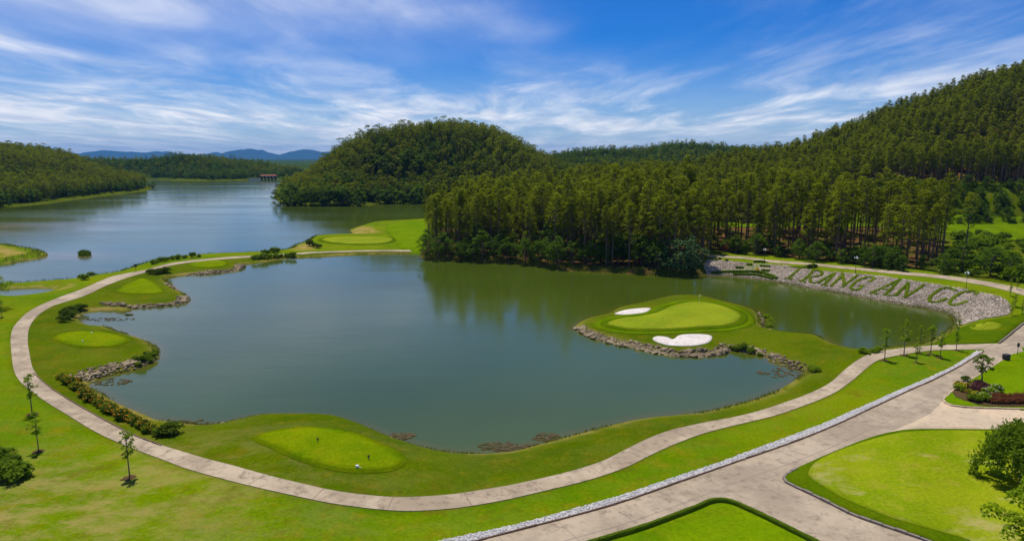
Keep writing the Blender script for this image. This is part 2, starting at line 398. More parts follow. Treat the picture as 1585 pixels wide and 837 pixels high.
def m_leaf(name, c0, c1, trans=0.25, world_sc=0.02):
    m, b, p, o = mat(name)
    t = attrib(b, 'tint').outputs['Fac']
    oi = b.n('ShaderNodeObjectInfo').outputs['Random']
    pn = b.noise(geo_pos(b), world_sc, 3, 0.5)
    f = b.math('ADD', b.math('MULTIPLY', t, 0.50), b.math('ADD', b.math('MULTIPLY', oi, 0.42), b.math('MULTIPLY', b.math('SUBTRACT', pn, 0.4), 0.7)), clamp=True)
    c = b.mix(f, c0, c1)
    b.put(p.inputs['Base Color'], c); p.inputs['Roughness'].default_value = 0.7; p.inputs['Specular IOR Level'].default_value = 0.04
    tr = b.n('ShaderNodeBsdfTranslucent'); b.put(tr.inputs[0], b.mix(0.35, c, (c1[0] * 1.3, c1[1] * 1.4, c1[2]), 'MIX'))
    mx = b.n('ShaderNodeMixShader'); mx.inputs[0].default_value = trans
    b.t.links.new(p.outputs[0], mx.inputs[1]); b.t.links.new(tr.outputs[0], mx.inputs[2]); b.t.links.new(mx.outputs[0], o.inputs[0])
    return m
def m_water():
    m, b, p, o = mat('lake_water'); pos = geo_pos(b)
    dep = attrib(b, 'depth').outputs['Fac']
    sh = b.mrange(b.math('ADD', dep, b.math('MULTIPLY', b.math('SUBTRACT', b.noise(pos, 0.25, 4, 0.6), 0.5), 2.5)), -0.3, 2.6)
    deep = b.mix(b.mrange(b.noise(pos, 0.012, 3, 0.5), 0.35, 0.65), (0.048, 0.072, 0.004), (0.062, 0.092, 0.010))
    c = b.mix(sh, (0.085, 0.085, 0.006), deep)
    silt = attrib(b, 'silt').outputs['Fac']
    c = b.mix(b.math('MULTIPLY', silt, b.mrange(b.noise(b.mapping(pos, (0.02, 0.05, 1)), 1.0, 5, 0.6), 0.35, 0.65, 0.4, 1.0)), c, (0.20, 0.155, 0.10))
    b.put(p.inputs['Base Color'], c); p.inputs['Roughness'].default_value = 0.13
    p.inputs['IOR'].default_value = 1.48; p.inputs['Specular IOR Level'].default_value = 0.5
    r1 = b.noise(b.mapping(pos, (0.5, 1.3, 1), (0, 0, .2)), 1.0, 4, 0.6); r2 = b.noise(b.mapping(pos, (0.06, 0.14, 1), (0, 0, -.15)), 1.0, 3, 0.5)
    lane = b.mrange(b.noise(b.mapping(pos, (0.006, 0.022, 1), (0, 0, .25)), 1.0, 5, 0.6), 0.40, 0.62, 0.25, 1.0)
    bump(b, p, b.math('MULTIPLY', b.math('ADD', r1, b.math('MULTIPLY', r2, 1.5)), lane), 0.15, 0.14)
    b.put(p.inputs['Roughness'], b.math('ADD', 0.07, b.math('MULTIPLY', lane, 0.08)))
    return m
M = {}
M['ground'] = m_ground(); M['water'] = m_water()
M['tee'] = m_turf('tee_turf', (0.105, 0.172, 0.001), (0.155, 0.205, 0.0012), (0.165, 0.185, 0.002), 0.15)
M['green'] = m_turf('green_turf', (0.165, 0.225, 0.009), (0.215, 0.255, 0.011), (0.228, 0.242, 0.016), 0.10, (0.9, 1.3, 0.035))
M['putt'] = m_turf('putting_turf', (0.150, 0.215, 0.003), (0.215, 0.258, 0.006), (0.245, 0.242, 0.018), 0.09, (0.5, 1.6, 0.045), 0.8)
M['fringe'] = m_turf('fringe_turf', (0.075, 0.130, 0.001), (0.112, 0.155, 0.001), (0.130, 0.145, 0.002), 0.3)
M['collar'] = m_turf('collar_turf', (0.056, 0.105, 0.001), (0.078, 0.125, 0.001), (0.095, 0.128, 0.002), 0.2)
M['surround'] = m_turf('surround_turf', (0.082, 0.148, 0.001), (0.108, 0.168, 0.001), (0.125, 0.165, 0.003), 0.2, (0.3, 1.5, 0.06))
M['lawn'] = m_turf('lawn_turf', (0.085, 0.165, 0.001), (0.130, 0.205, 0.001), (0.145, 0.190, 0.003), 0.12, (1.1, 1.7, 0.05))
M['sand'] = m_turf('bunker_sand', (0.60, 0.54, 0.475), (0.67, 0.61, 0.545), (0.54, 0.47, 0.40), 0.3)
M['path'] = m_concrete('path_concrete', (0.46, 0.365, 0.245), (0.31, 0.24, 0.158), (0.165, 0.124, 0.078))
M['road'] = m_concrete('road_concrete', (0.42, 0.335, 0.230), (0.30, 0.235, 0.160), (0.185, 0.142, 0.094))
M['apron'] = m_concrete('apron_concrete', (0.58, 0.44, 0.28), (0.47, 0.365, 0.245), (0.33, 0.255, 0.175))
M['kerb'] = m_plain('kerb_stone', (0.22, 0.18, 0.14), 0.9, 0.5, 2.0)
M['edge'] = m_plain('edging', (0.17, 0.11, 0.075), 0.9, 0.4, 1.0)
M['rock'] = m_concrete('boulder_rock', (0.34, 0.265, 0.155), (0.175, 0.132, 0.072), (0.048, 0.038, 0.016))
M['stones'] = m_concrete('slope_stone', (0.60, 0.50, 0.375), (0.45, 0.37, 0.28), (0.24, 0.185, 0.115))
M['pebble'] = m_plain('white_pebble', (0.60, 0.565, 0.52), 0.85, 0.45, 6.0)
M['soil'] = m_concrete('slope_soil', (0.25, 0.19, 0.14), (0.19, 0.145, 0.105), (0.12, 0.115, 0.03))
M['bark'] = m_plain('bark', (0.16, 0.115, 0.080), 0.95, 0.45, 1.5, 0.1)
M['barkpale'] = m_plain('pale_bark', (0.20, 0.165, 0.125), 0.95, 0.4, 1.5, 0.1)
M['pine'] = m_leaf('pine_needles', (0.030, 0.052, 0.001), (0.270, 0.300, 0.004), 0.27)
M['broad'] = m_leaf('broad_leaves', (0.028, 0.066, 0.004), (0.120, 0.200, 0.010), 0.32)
M['blue'] = m_leaf('bluish_leaves', (0.045, 0.095, 0.030), (0.105, 0.185, 0.060), 0.35)
M['shrub'] = m_leaf('shrub_leaves', (0.060, 0.115, 0.004), (0.165, 0.245, 0.010), 0.42)
M['bright'] = m_leaf('bright_leaves', (0.105, 0.190, 0.003), (0.27, 0.37, 0.008), 0.48)
M['hedge'] = m_leaf('hedge_leaves', (0.100, 0.165, 0.003), (0.185, 0.255, 0.006), 0.3)
M['darkleaf'] = m_leaf('dark_leaves', (0.036, 0.068, 0.004), (0.100, 0.150, 0.010), 0.4)
M['maroon'] = m_leaf('maroon_leaves', (0.06, 0.022, 0.028), (0.13, 0.050, 0.045), 0.2)
M['redleaf'] = m_leaf('red_leaves', (0.10, 0.030, 0.014), (0.23, 0.085, 0.03), 0.2)
M['red'] = m_leaf('crimson_leaves', (0.06, 0.008, 0.010), (0.16, 0.02, 0.02), 0.2)
M['yellow'] = m_leaf('yellow_petals', (0.50, 0.34, 0.01), (0.75, 0.55, 0.02), 0.2)
M['orange'] = m_leaf('orange_petals', (0.45, 0.17, 0.01), (0.60, 0.32, 0.02), 0.2)
M['white'] = m_plain('white_enamel', (0.80, 0.80, 0.78), 0.4, 0.05)
M['petalw'] = m_leaf('white_petals', (0.6, 0.6, 0.55), (0.8, 0.8, 0.75), 0.2)
M['dark'] = m_plain('dark_metal', (0.035, 0.035, 0.038), 0.5, 0.2)
M['grass'] = m_leaf('tall_grass', (0.095, 0.145, 0.010), (0.25, 0.27, 0.035), 0.3)
M['reed'] = m_leaf('reeds', (0.050, 0.105, 0.010), (0.13, 0.20, 0.02), 0.3)
M['lily'] = m_leaf('lily_pads', (0.050, 0.052, 0.016), (0.125, 0.085, 0.050), 0.0, 0.5)
M['roof'] = m_plain('red_roof', (0.20, 0.065, 0.035), 0.8, 0.25)
M['stucco'] = m_plain('pale_wall', (0.62, 0.58, 0.50), 0.9, 0.15)
M['mulch'] = m_plain('bark_mulch', (0.085, 0.055, 0.024), 1.0, 0.35, 4, 0.0)
M['mount'] = m_leaf('mountain_woods', (0.02, 0.045, 0.012), (0.05, 0.085, 0.02), 0.0, 0.004)

# ------------------------------------------------------------------ ground and water
CP_OUT = [(655,386.5),(575,387.3),(494,389.5),(455,392),(420,394),(391,396),(326,400),(269,406.5),(224,418),(191,424),(167,430),(128,447),(87,462),(48,480),(25,501),(17,519),(18,549),(24,580),(46,604),(99,639),(149,669),(188,687),(240,707),(307,731),(392,753),(477,772),(548,784),(628,791),(700,787),(760,778),(817,766),(911,743),(966,724.5),(1004,706),(1041,689),(1089,671),(1164,652),(1214,639),(1284,612),(1314,593),(1340,571),(1361,557),(1394,549.5),(1437,543),(1490,541),(1512,541)]
CP_IN = [(655,388.5),(575,389.3),(500,391.5),(455,394.3),(420,396),(391,398.5),(326,403),(275,409),(233,420),(200,429),(175,438),(128,459),(84,473),(58,489),(46,506),(43,525),(46,549),(54,576),(83,603),(132,633),(185,662),(212,675),(250,689),(335,714),(420,737),(505,757),(577,767),(630,769.5),(700,765),(750,757.5),(799,749),(873,732),(929,715),(966,697),(1022,671),(1078,656.5),(1164,639),(1245,612),(1284,593),(1308,572),(1340,550.5),(1361,544),(1394,539),(1447,534.5),(1500,533),(1540,532)]
P_OUT = smooth_poly(hit(CP_OUT), 4, False); P_IN = smooth_poly(hit(CP_IN), 4, False)
zone = np.concatenate([P_OUT[::2], flat([(1480, 500), (1300, 440), (1100, 425), (800, 405)])])
rough = sstep(0.8, -0.4, sdist(GP, zone, 40)) * 0.85
FARF = smooth_poly(flat([(655,391),(658,399),(720,402),(800,406),(880,414),(960,418),(1040,422),(1092,424),(1099,396),(1160,398),(1239,406),(1303,412),(1367,418),(1446,424),(1500,430)], 3.0), 2, False)
C_X = np.array([(70, 322), (70, 300), (110, 292), (140, 268), (150, 235), (138, 214), (118, 190), (112, 165), (150, 150), (330, 190), (330, 312), (200, 318)], float)
FOREST = np.concatenate([FARF, np.array([(150, 205), (160, 240), (330, 250), (1000, 300), (1000, 700), (60, 500), (-22, 405), (-32, 330), (-36, 290), (-34, 240)], float)])
s_for = sdist(GP, FOREST, 60)
floor = sstep(4, -5, s_for) * (1 - sstep(3, -3, sdist(GP, C_X, 40))) * (1 - (GP[:, 0] > 112) * (GP[:, 1] > 284) * (GP[:, 1] < 345))
rough = np.maximum(rough, np.maximum(np.maximum(sstep(2, -2, sdist(GP, C_X, 40)), (GP[:, 0] > 100) * (GP[:, 1] > 284)) * .9, (GP[:, 1] > 420) * 1.0))
dry = np.zeros(len(GP))
for q in ([(540,357),(560,350),(573,351),(580,357),(592,361),(570,363),(548,363)], [(451,386),(451,380),(475,377),(495,383),(480,388),(455,388)], [(-60,380),(0,381),(20,386),(40,392),(10,398),(-60,400)], [(92,445),(110,438),(112,444),(90,450)], [(0,443),(40,441),(60,446),(0,446)]):
    dry = np.maximum(dry, sstep(1.5, -1.5, sdist(GP, flat(q, 1.0), 20)) * 0.95)
shore = np.exp(-((SD - 0.6) / 0.9) ** 2) * (0.35 + 0.5 * vnoise(GP[:, 0], GP[:, 1], 9, 9))
dry = np.maximum(dry, np.where(GP[:, 1] < 330, shore, 0))
pr = project(np.stack([GP[:, 0], GP[:, 1], Hg], 1))
c0 = flat([(70, 790)], 1.3)[0]
worn = np.exp(-((GP[:, 0] - c0[0]) ** 2 / 20 ** 2 + (GP[:, 1] - c0[1]) ** 2 / 13 ** 2)) * 0.65 + 0.06
bed = sstep(0.1, -0.4, SD)
woodz = ((GP[:, 1] > 1085) | (GP[:, 0] > 420) | (GP[:, 0] < -600)) & (SD > 6)
ny, nx = GX.shape
idx = np.arange(ny * nx).reshape(ny, nx)
quads = np.stack([idx[:-1, :-1], idx[:-1, 1:], idx[1:, 1:], idx[1:, :-1]], -1).reshape(-1, 4)
gme = mesh_np('ground', np.stack([GP[:, 0], GP[:, 1], Hg], 1), quads, M['ground'], True)
for nm, v in (('rough', rough), ('floor', floor), ('dry', dry), ('worn', worn), ('bed', bed), ('wood', woodz * 1.0)): attr(gme, nm, v)
tag(link('ground', gme), kind='structure')
wq = quads[(SD[quads].min(1) < 1.5)]
used, inv = np.unique(wq, return_inverse=True)
wme = mesh_np('lake', np.stack([GP[used, 0], GP[used, 1], np.zeros(len(used))], 1), inv.reshape(-1, 4), M['water'], True)
attr(wme, 'depth', -SD[used])
cs = flat([(20, 352), (110, 393), (40, 398)], 0)
silt = sum(np.exp(-(((GP[used, 0] - c[0]) / rx) ** 2 + ((GP[used, 1] - c[1]) / ry) ** 2)) * a for c, rx, ry, a in zip(cs, (60, 22, 30), (30, 9, 10), (.75, .6, .45)))
attr(wme, 'silt', np.clip(silt, 0, 1))
tag(link('lake', wme), kind='structure')

# ------------------------------------------------------------------ draped sheets
def sheet_mesh(name, poly, off, m, cell=1.5, skirt=0.25, extra=None):
    poly = np.asarray(poly, float); lo, hi = poly.min(0), poly.max(0)
    gx, gy = np.meshgrid(np.arange(lo[0], hi[0], cell), np.arange(lo[1], hi[1], cell)); g = np.stack([gx.ravel(), gy.ravel()], 1)
    if len(g):
        g = g[inside(g, poly)]
        if len(g): g = g[seg_dist(g, poly) > cell * 0.35]
    n = len(poly); allp = np.concatenate([poly, g]) if len(g) else poly
    r = delaunay_2d_cdt([Vector(p) for p in allp], [], [list(range(n))], 1, 1e-5)
    V2 = np.array([tuple(v) for v in r[0]]); F = [tuple(f) for f in r[2]]
    z = H(V2) + (off if extra is None else off + extra(V2))
    V = [(x, y, zz_) for (x, y), zz_ in zip(V2, z)]
    cnt = {}
    for f in F:
        for a, b_ in zip(f, f[1:] + f[:1]): cnt[(a, b_)] = 1
    out = []
    for (a, b_) in cnt:
        if (b_, a) not in cnt: out.append((a, b_))
    m2 = {}
    for a, b_ in out:
        for q in (a, b_):
            if q not in m2: m2[q] = len(V); V.append((V[q][0], V[q][1], V[q][2] - skirt))
    F += [(b_, a, m2[a], m2[b_]) for a, b_ in out]
    me = mesh_np(name, V, F, m)
    me.polygons.foreach_set('use_smooth', [len(f) == 3 for f in F])
    return me
def sheet(name, poly, off, m, parent=None, **kw): return link(name, sheet_mesh(name, poly, off, m, **kw), parent)
def offset_poly(P, d):
    """grow a closed outline by d"""
    P = np.asarray(P, float); a = np.roll(P, 1, 0); b_ = np.roll(P, -1, 0); t = b_ - a
    nrm = np.stack([t[:, 1], -t[:, 0]], 1); nrm /= np.linalg.norm(nrm, axis=1)[:, None] + 1e-9
    area = np.sum(P[:, 0] * b_[:, 1] - b_[:, 0] * P[:, 1])
    return P + nrm * d * (1 if area > 0 else -1)
def resample(P, step):
    P = np.asarray(P, float); d = np.linalg.norm(np.diff(P, axis=0), axis=1); s = np.concatenate([[0], np.cumsum(d)])
    n = max(2, int(round(s[-1] / step)) + 1); t = np.linspace(0, s[-1], n)
    return np.stack([np.interp(t, s, P[:, 0]), np.interp(t, s, P[:, 1])], 1)
def rot90(d): return np.stack([-d[:, 1], d[:, 0]], 1)
def ribbon_between(A, Bp, n):
    """n cross-sections square to the way: midline first, then the nearest point of either edge"""
    def rs(P, n):
        d = np.linalg.norm(np.diff(P, axis=0), axis=1); s = np.concatenate([[0], np.cumsum(d)]) / d.sum(); t = np.linspace(0, 1, n)
        return np.stack([np.interp(t, s, P[:, 0]), np.interp(t, s, P[:, 1])], 1)
    Ad, Bd = rs(A, 6000), rs(Bp, 6000)
    mid_ = rs(A, n)
    for _ in range(2):
        near = np.array([Bd[np.argmin(((Bd - q) ** 2).sum(1))] for q in mid_]); nearA = np.array([Ad[np.argmin(((Ad - q) ** 2).sum(1))] for q in mid_])
        mid_ = rs((near + nearA) / 2, n)
    def pick(D):
        k = np.maximum.accumulate(np.array([np.argmin(((D - q) ** 2).sum(1)) for q in mid_])); k[0] = 0; k[-1] = len(D) - 1
        return D[k]
    return pick(Ad), pick(Bd)
def slab_path(name, A, Bp, m, slab_len=6.0, off=0.05, seg=1.0, gap=0.022, thick=0.22):
    """a concrete path: a bed with cast slabs as parts, joints left open between them"""
    L = np.linalg.norm(np.diff((A + Bp) / 2 if len(A) == len(Bp) else A, axis=0), axis=1).sum(); per = max(2, int(round(slab_len / seg))); k = max(1, int(round(L / slab_len)))
    a, b_ = ribbon_between(A, Bp, k * per + 1)
    W_ = 4
    def strip(a, b_, o, th):
        n = len(a); V = []; F = []
        for i in range(n):
            for j in range(W_ + 1):
                q = a[i] + (b_[i] - a[i]) * j / W_; V.append((q[0], q[1], 0))
        V = np.array(V); V[:, 2] = H(V[:, :2]) + o
        for i in range(n - 1):
            for j in range(W_):
                q = i * (W_ + 1) + j; F.append((q, q + 1, q + W_ + 2, q + W_ + 1))
        V = [tuple(v) for v in V]; rim = [i * (W_ + 1) for i in range(n)] + [(n - 1) * (W_ + 1) + j for j in range(1, W_ + 1)] + [i * (W_ + 1) + W_ for i in range(n - 2, -1, -1)] + [j for j in range(W_ - 1, 0, -1)]
        base = len(V); V += [(V[q][0], V[q][1], V[q][2] - th) for q in rim]; R_ = len(rim)
        F += [(rim[i], rim[(i + 1) % R_], base + (i + 1) % R_, base + i) for i in range(R_)]
        return V, F
    V, F = strip(a, b_, off - 0.03, thick)
    root = link(name, mesh_np(name, V, F, M['edge'])); tag(root, kind='structure')
    for i in range(k):
        ca, cb = a[i * per:(i + 1) * per + 1].copy(), b_[i * per:(i + 1) * per + 1].copy()
        for c in (ca, cb):
            d = c[1] - c[0]; c[0] += d / (np.linalg.norm(d) + 1e-9) * gap; d = c[-2] - c[-1]; c[-1] += d / (np.linalg.norm(d) + 1e-9) * gap
        V, F = strip(ca, cb, off + random.uniform(0, .012), thick); link('slab', mesh_np('slab', V, F, m), root)
    return root
slab_path('cart_path', P_OUT, P_IN, M['path'], 7.5, 0.06)
UP = hit([(1096,394.3),(1130,396.5),(1160,398.5),(1239,406),(1303,412),(1367,418),(1446,425),(1510,433),(1558,441.5),(1585,448),(1625,462)])
LO = hit([(1096,397.3),(1130,399.5),(1160,402),(1239,409.5),(1303,416),(1367,422.5),(1446,430),(1510,439.5),(1558,450),(1585,457.5),(1625,474)])
slab_path('forest_path', smooth_poly(UP, 4, False), smooth_poly(LO, 4, False), M['path'], 8, 0.07)
slab_path('fairway_path', np.array([(96, 287), (120, 279), (150, 268), (170, 262), (186, 262), (200, 270)], float), np.array([(96, 284.5), (120, 276.5), (150, 265.5), (171, 259.5), (187, 259.5), (202, 268)], float), M['path'], 12, 0.12, 2.0)

# road and its plots
STRIP_T = hit([(610,858),(680,837),(806,810),(948,771),(1059,734),(1134,708),(1240,669),(1340,627),(1394,603),(1437,585),(1478,565.5),(1512,543.5)])
STRIP_B = hit([(672,858),(739,837),(836,812),(948,782),(1059,743.5),(1134,717),(1240,680),(1340,636),(1404,606),(1445,588),(1483,568.5),(1523,544)])
ROADP = np.concatenate([smooth_poly(STRIP_B, 3, False), hit([(1523,541),(1512,541)]), hit([(1512,533.5),(1546,531.5),(1562,519),(1585,500),(1625,474)]), np.array([(135, 152), (175, 130), (150, 70), (95, 52), (0, 49), (-6.5, 52)], float)])
road = tag(sheet('road', ROADP, 0.03, M['road'], cell=2.0, skirt=0.05), kind='structure')
APR = hit([(1300,697),(1345,678),(1380,667.5),(1440,640),(1459,620),(1472,629),(1520,633),(1585,634.5),(1640,636),(1640,668),(1527,667),(1410,667),(1352,679)])
tag(sheet('road_apron', smooth_poly(APR, 2), 0.045, M['apron'], cell=1.5, skirt=0.01), kind='structure')
def line_strip(name, P, w, off, m, parent=None):
    P = resample(P, 0.8); d = np.gradient(P, axis=0); d /= np.linalg.norm(d, axis=1)[:, None]; nn = rot90(d)
    a, b_ = P + nn * w / 2, P - nn * w / 2; V = np.concatenate([a, b_]); z = H(V) + off; n = len(P)
    F = [(i, i + 1, n + i + 1, n + i) for i in range(n - 1)]
    return link(name, mesh_np(name, np.column_stack([V, z]), [tuple(f[::-1]) for f in F], m), parent)
mid = (resample(smooth_poly(STRIP_B, 3, False), 1.0))
tv = np.gradient(mid, axis=0); tv /= np.linalg.norm(tv, axis=1)[:, None]
M['joint'] = m_plain('joint_filler', (0.24, 0.185, 0.15), 0.95, 0.3)
line_strip('road_joint', (mid - rot90(tv) * 3.3)[4:-6], 0.07, 0.037, M['joint'], road)
for i in range(6, len(mid) - 6, 6):
    a = mid[i]; nrm = rot90(tv[i:i + 1])[0]; b_ = a - nrm * 6.2
    line_strip('road_joint', np.array([a - nrm * .3, b_]), 0.06, 0.0385, M['joint'], road)
def kerb_wall(name, P, w, h, m, off=0.0, stone=None, kind='structure', label=None):
    """a kerb: one bedding strip with separate stones on it"""
    P = resample(P, stone or 1.0); root = None; mb = MB()
    for a, b_ in zip(P[:-1], P[1:]):
        c = (a + b_) / 2; d = b_ - a; L = np.linalg.norm(d); mb.box((c[0], c[1], H1(*c) + off - 0.06), (L * 1.002, w * 0.8, 0.2), math.atan2(d[1], d[0]))
    root = link(name, mb.mesh(name, m)); tag(root, kind='structure')
    for a, b_ in zip(P[:-1], P[1:]):
        c = (a + b_) / 2; d = b_ - a; L = np.linalg.norm(d); hh = h * random.uniform(.85, 1.15); o = MB()
        o.box((0, 0, hh / 2), (L - 0.03, w * random.uniform(.9, 1.1), hh), 0)
        k = link('kerb_stone', o.mesh('kerb_stone', m), root); k.location = (c[0], c[1], H1(*c) + off); k.rotation_euler = (0, 0, math.atan2(d[1], d[0]) + random.uniform(-.02, .02))
        bv = k.modifiers.new('b', 'BEVEL'); bv.width = 0.03; bv.segments = 1
    return root
# lawns inside the road, raised behind kerbs
PUTT = np.concatenate([hit([(1216,737),(1214.5,743),(1222,748.5),(1250,762),(1285,779),(1320,796),(1374,815),(1427,833)]), hit([(1470,848),(1530,868)]), np.array([(75, 52), (95, 60), (112, 78)], float), hit([(1640,668),(1585,666),(1527,666),(1470,665.5),(1411,666),(1380,670),(1346,679),(1302,696),(1252,717.5),(1230,728)])])
tag(sheet('putting_lawn', smooth_poly(PUTT, 3), 0.20, M['collar'], cell=1.2), 'dark mown lawn surround of the big putting green beside the road', 'lawn')
PG = np.concatenate([hit([(1251,733),(1256,742),(1268,751.5),(1306,774),(1346,791),(1386,806),(1447,823.5),(1500,838),(1560,853)]), np.array([(72, 54), (90, 61), (107, 78)], float), hit([(1630,670),(1560,669),(1500,668.5),(1440,668.5),(1386,673),(1330,688),(1290,703),(1263,717)])])
tag(sheet('putting_green', smooth_poly(PG, 4), 0.23, M['putt'], cell=1.2, skirt=.03), 'big pale putting green inside the kerb, beside the dark weeping tree', 'green')
kerb_wall('kerb', smooth_poly(hit([(1233,727),(1216,736),(1213,743),(1221,749.5),(1250,763),(1285,780),(1320,797.5),(1374,816.5),(1427,835),(1470,850),(1530,870)]), 3, False), 0.28, 0.24, M['kerb'], 0.02, 1.0)
BL = np.concatenate([hit([(900,848),(935,837),(995,819),(1040,802),(1079,787),(1096,779.5),(1110,776.5),(1125,777.3),(1139,781.5),(1156,789),(1180,800),(1254,837),(1290,856)]), np.array([(31, 50), (5, 49.5)], float)])
tag(sheet('hedged_lawn', smooth_poly(BL, 3), 0.12, M['lawn'], cell=1.0), 'mown lawn corner enclosed by a low clipped hedge beside the road', 'lawn')
IS = np.concatenate([hit([(1585,633.5),(1523,631.5),(1495,630),(1473,627.5),(1462,622),(1461.5,618),(1466,614.5),(1480,603),(1512,584),(1533,571),(1553,558),(1568,549),(1585,545),(1625,533)]), np.array([(140, 116), (128, 92)], float), hit([(1640, 634)])])
tag(sheet('island_lawn', smooth_poly(IS, 2), 0.16, M['lawn'], cell=1.2), 'bright lawn with a flower bed at its tip where the roads fork', 'lawn')
kerb_wall('kerb', smooth_poly(hit([(1625,636),(1585,634),(1523,632.2),(1495,630.7),(1473,628.2),(1461,622.5),(1460.5,618),(1465.5,614),(1480,602),(1512,583),(1533,570),(1553,557),(1568,548)]), 3, False), 0.2, 0.20, M['apron'], 0.02, 1.2)
kerb_wall('kerb', hit([(1546,532),(1562,519.5),(1585,500.5),(1625,475)]), 0.25, 0.3, M['kerb'], 0.02, 1.2)

# pebble strip
SPoly = np.concatenate([smooth_poly(STRIP_T, 3, False), smooth_poly(STRIP_B, 3, False)[::-1]])
M['bedp'] = m_plain('pebble_bed', (0.42, 0.40, 0.38), 0.9, 0.3, 5)
tag(sheet('pebble_strip_bed', SPoly, 0.055, M['bedp'], cell=1.0, skirt=.1), kind='structure')
def stones_mesh(name, pts, sizes, m, sink=0.2, lift=0.0, squash=(0.45, 0.8)):
    """many small facetted stones in one mesh"""
    n = len(pts); base = np.array([(1, 0, 0), (0.3, 0.95, 0), (-0.8, 0.6, 0), (-0.8, -0.6, 0), (0.3, -0.95, 0), (0.1, 0.1, 1), (0, 0, -1)], float)
    Fb = np.array([(0, 1, 5), (1, 2, 5), (2, 3, 5), (3, 4, 5), (4, 0, 5), (1, 0, 6), (2, 1, 6), (3, 2, 6), (4, 3, 6), (0, 4, 6)])
    a = RNG.uniform(0, 6.28, n); c, s_ = np.cos(a), np.sin(a); J = RNG.uniform(0.7, 1.3, (n, 7, 3))
    V = base[None] * J * sizes[:, None, None]; V[:, :, 2] *= RNG.uniform(*squash, n)[:, None]
    X = V[:, :, 0] * c[:, None] - V[:, :, 1] * s_[:, None]; Y = V[:, :, 0] * s_[:, None] + V[:, :, 1] * c[:, None]
    z = H(pts) + lift + sizes * sink
    P = np.stack([X + pts[:, 0:1], Y + pts[:, 1:2], V[:, :, 2] + z[:, None]], -1).reshape(-1, 3)
    F = (Fb[None] + (np.arange(n) * 7)[:, None, None]).reshape(-1, 3)
    return mesh_np(name, P, F, m)
def scatter(poly, n):
    lo, hi = poly.min(0), poly.max(0); out = np.zeros((0, 2))
    while len(out) < n:
        q = RNG.uniform(lo, hi, (n * 4, 2)); out = np.concatenate([out, q[inside(q, poly)]])
    return out[:n]
pts = scatter(SPoly, 9000)
tag(link('white_pebbles', stones_mesh('white_pebbles', pts, RNG.uniform(0.05, 0.13, len(pts)), M['pebble'], 0.3, 0.055)), 'strip of loose white pebbles along the edge of the road', 'pebbles', kind='stuff')
kerb_wall('kerb', smooth_poly(STRIP_B, 3, False), 0.16, 0.13, M['edge'], 0.05, 2.5)
edge_line = smooth_poly(hit([(52,578),(83,604),(132,634),(185,663),(212,676),(250,690)]), 4, False)
kerb_wall('kerb', edge_line, 0.14, 0.16, M['edge'], 0.03, 2.0)

# stone slope with the hedge lettering
SLOPE = np.concatenate([hit([(1094,402),(1160,407),(1217,411),(1258,418),(1319,423),(1367,427.5),(1414,435),(1462,442),(1510,451),(1551,460.5),(1564,473),(1560,487),(1524,493),(1490,503)]), flat([(1478,500),(1475,491),(1456,482),(1367,467),(1319,457),(1271,449),(1207,438),(1160,431),(1105,427),(1094,426)], 0.1)])
SLOPE = smooth_poly(SLOPE, 2)
tag(sheet('stone_slope', SLOPE, 0.03, M['soil'], cell=1.5, skirt=.05), kind='structure')
pts = scatter(SLOPE, 19000); pts = pts[H(pts) > 0.15]
tag(link('slope_stones', stones_mesh('slope_stones', pts, RNG.uniform(0.08, 0.30, len(pts)) ** 1.1, M['stones'], 0.25, 0.03)), 'loose grey stones paving the lakeside slope behind the hedge letters', 'stones', kind='stuff')

# tees, greens and bunkers
def green(px, m, label, collar=1.6, z=None, name='tee', cat='tee', sur=0.0):
    P = smooth_poly(hit(px), 4); root = sheet(name, P, 0.10 if collar else 0.05, m, cell=1.2, skirt=.06)
    tag(root, label, cat)
    if collar: sheet('collar', offset_poly(P, collar), 0.065, M['collar'], root, cell=1.2, skirt=.05)
    if not collar: sheet('fringe', offset_poly(P, 0.55), 0.03, M['fringe'], root, cell=1.2, skirt=.05)
    if sur: sheet('surround', offset_poly(P, sur), 0.045, M['surround'], root, cell=1.2, skirt=.05)
    return root
green([(397,677),(421,669),(454,663),(478,662),(511,664.8),(544,671),(577,683.5),(609,699),(622,712),(613,722),(593,727),(560,728.5),(527,725.5),(495,718),(462,707.5),(429,692.5)], M['tee'], 'long oval tee on a grass mound between the path bend and the pond', 0)
green([(86,522),(101,515.5),(128,512.7),(163,515),(188,521),(196.5,526.5),(185.5,533.5),(163,536.5),(135,536.5),(110,533.5),(94,528)], M['tee'], 'oval tee above the weedy rock point beside the path', 0)
green([(182,449),(209,435),(221,431),(236,437),(251,449),(248,453.5),(209,454.5),(188,452)], M['tee'], 'domed tee between the cart path and the long rock edging', 0)
green([(293,409),(311,403.8),(334,402.5),(351,407),(343,412),(317,414),(299,412.5)], M['tee'], 'small tee on the causeway above a rock retaining bank', 0)
green([(499,370.5),(512,367.3),(543,366),(584,366),(607,369),(600,375),(576,377.5),(535,377.2),(510,374.5)], M['green'], 'far oval green on the grass point between both waters', 2.0, name='green', cat='green')
green([(941,500),(963,492.5),(993,489),(1020,483),(1045,472.5),(1069,467.5),(1102,469.5),(1132,478.5),(1146,487.5),(1141,498),(1120,504),(1078,506.5),(1035,509.3),(981,509.3),(951,505)], M['green'], 'pear shaped green on the rock edged peninsula with two bunkers', 1.5, name='green', cat='green', sur=3.0)
green([(1501,506),(1515,500.5),(1533,498),(1550,502),(1544,508.5),(1527,511),(1509,510)], M['green'], 'small round tee on the dark lawn below the stone slope', 0)
DL = hit([(1448,532),(1465,520),(1490,506),(1525,496),(1562,490),(1590,482),(1620,472),(1585,498),(1560,518),(1543,530.5)])
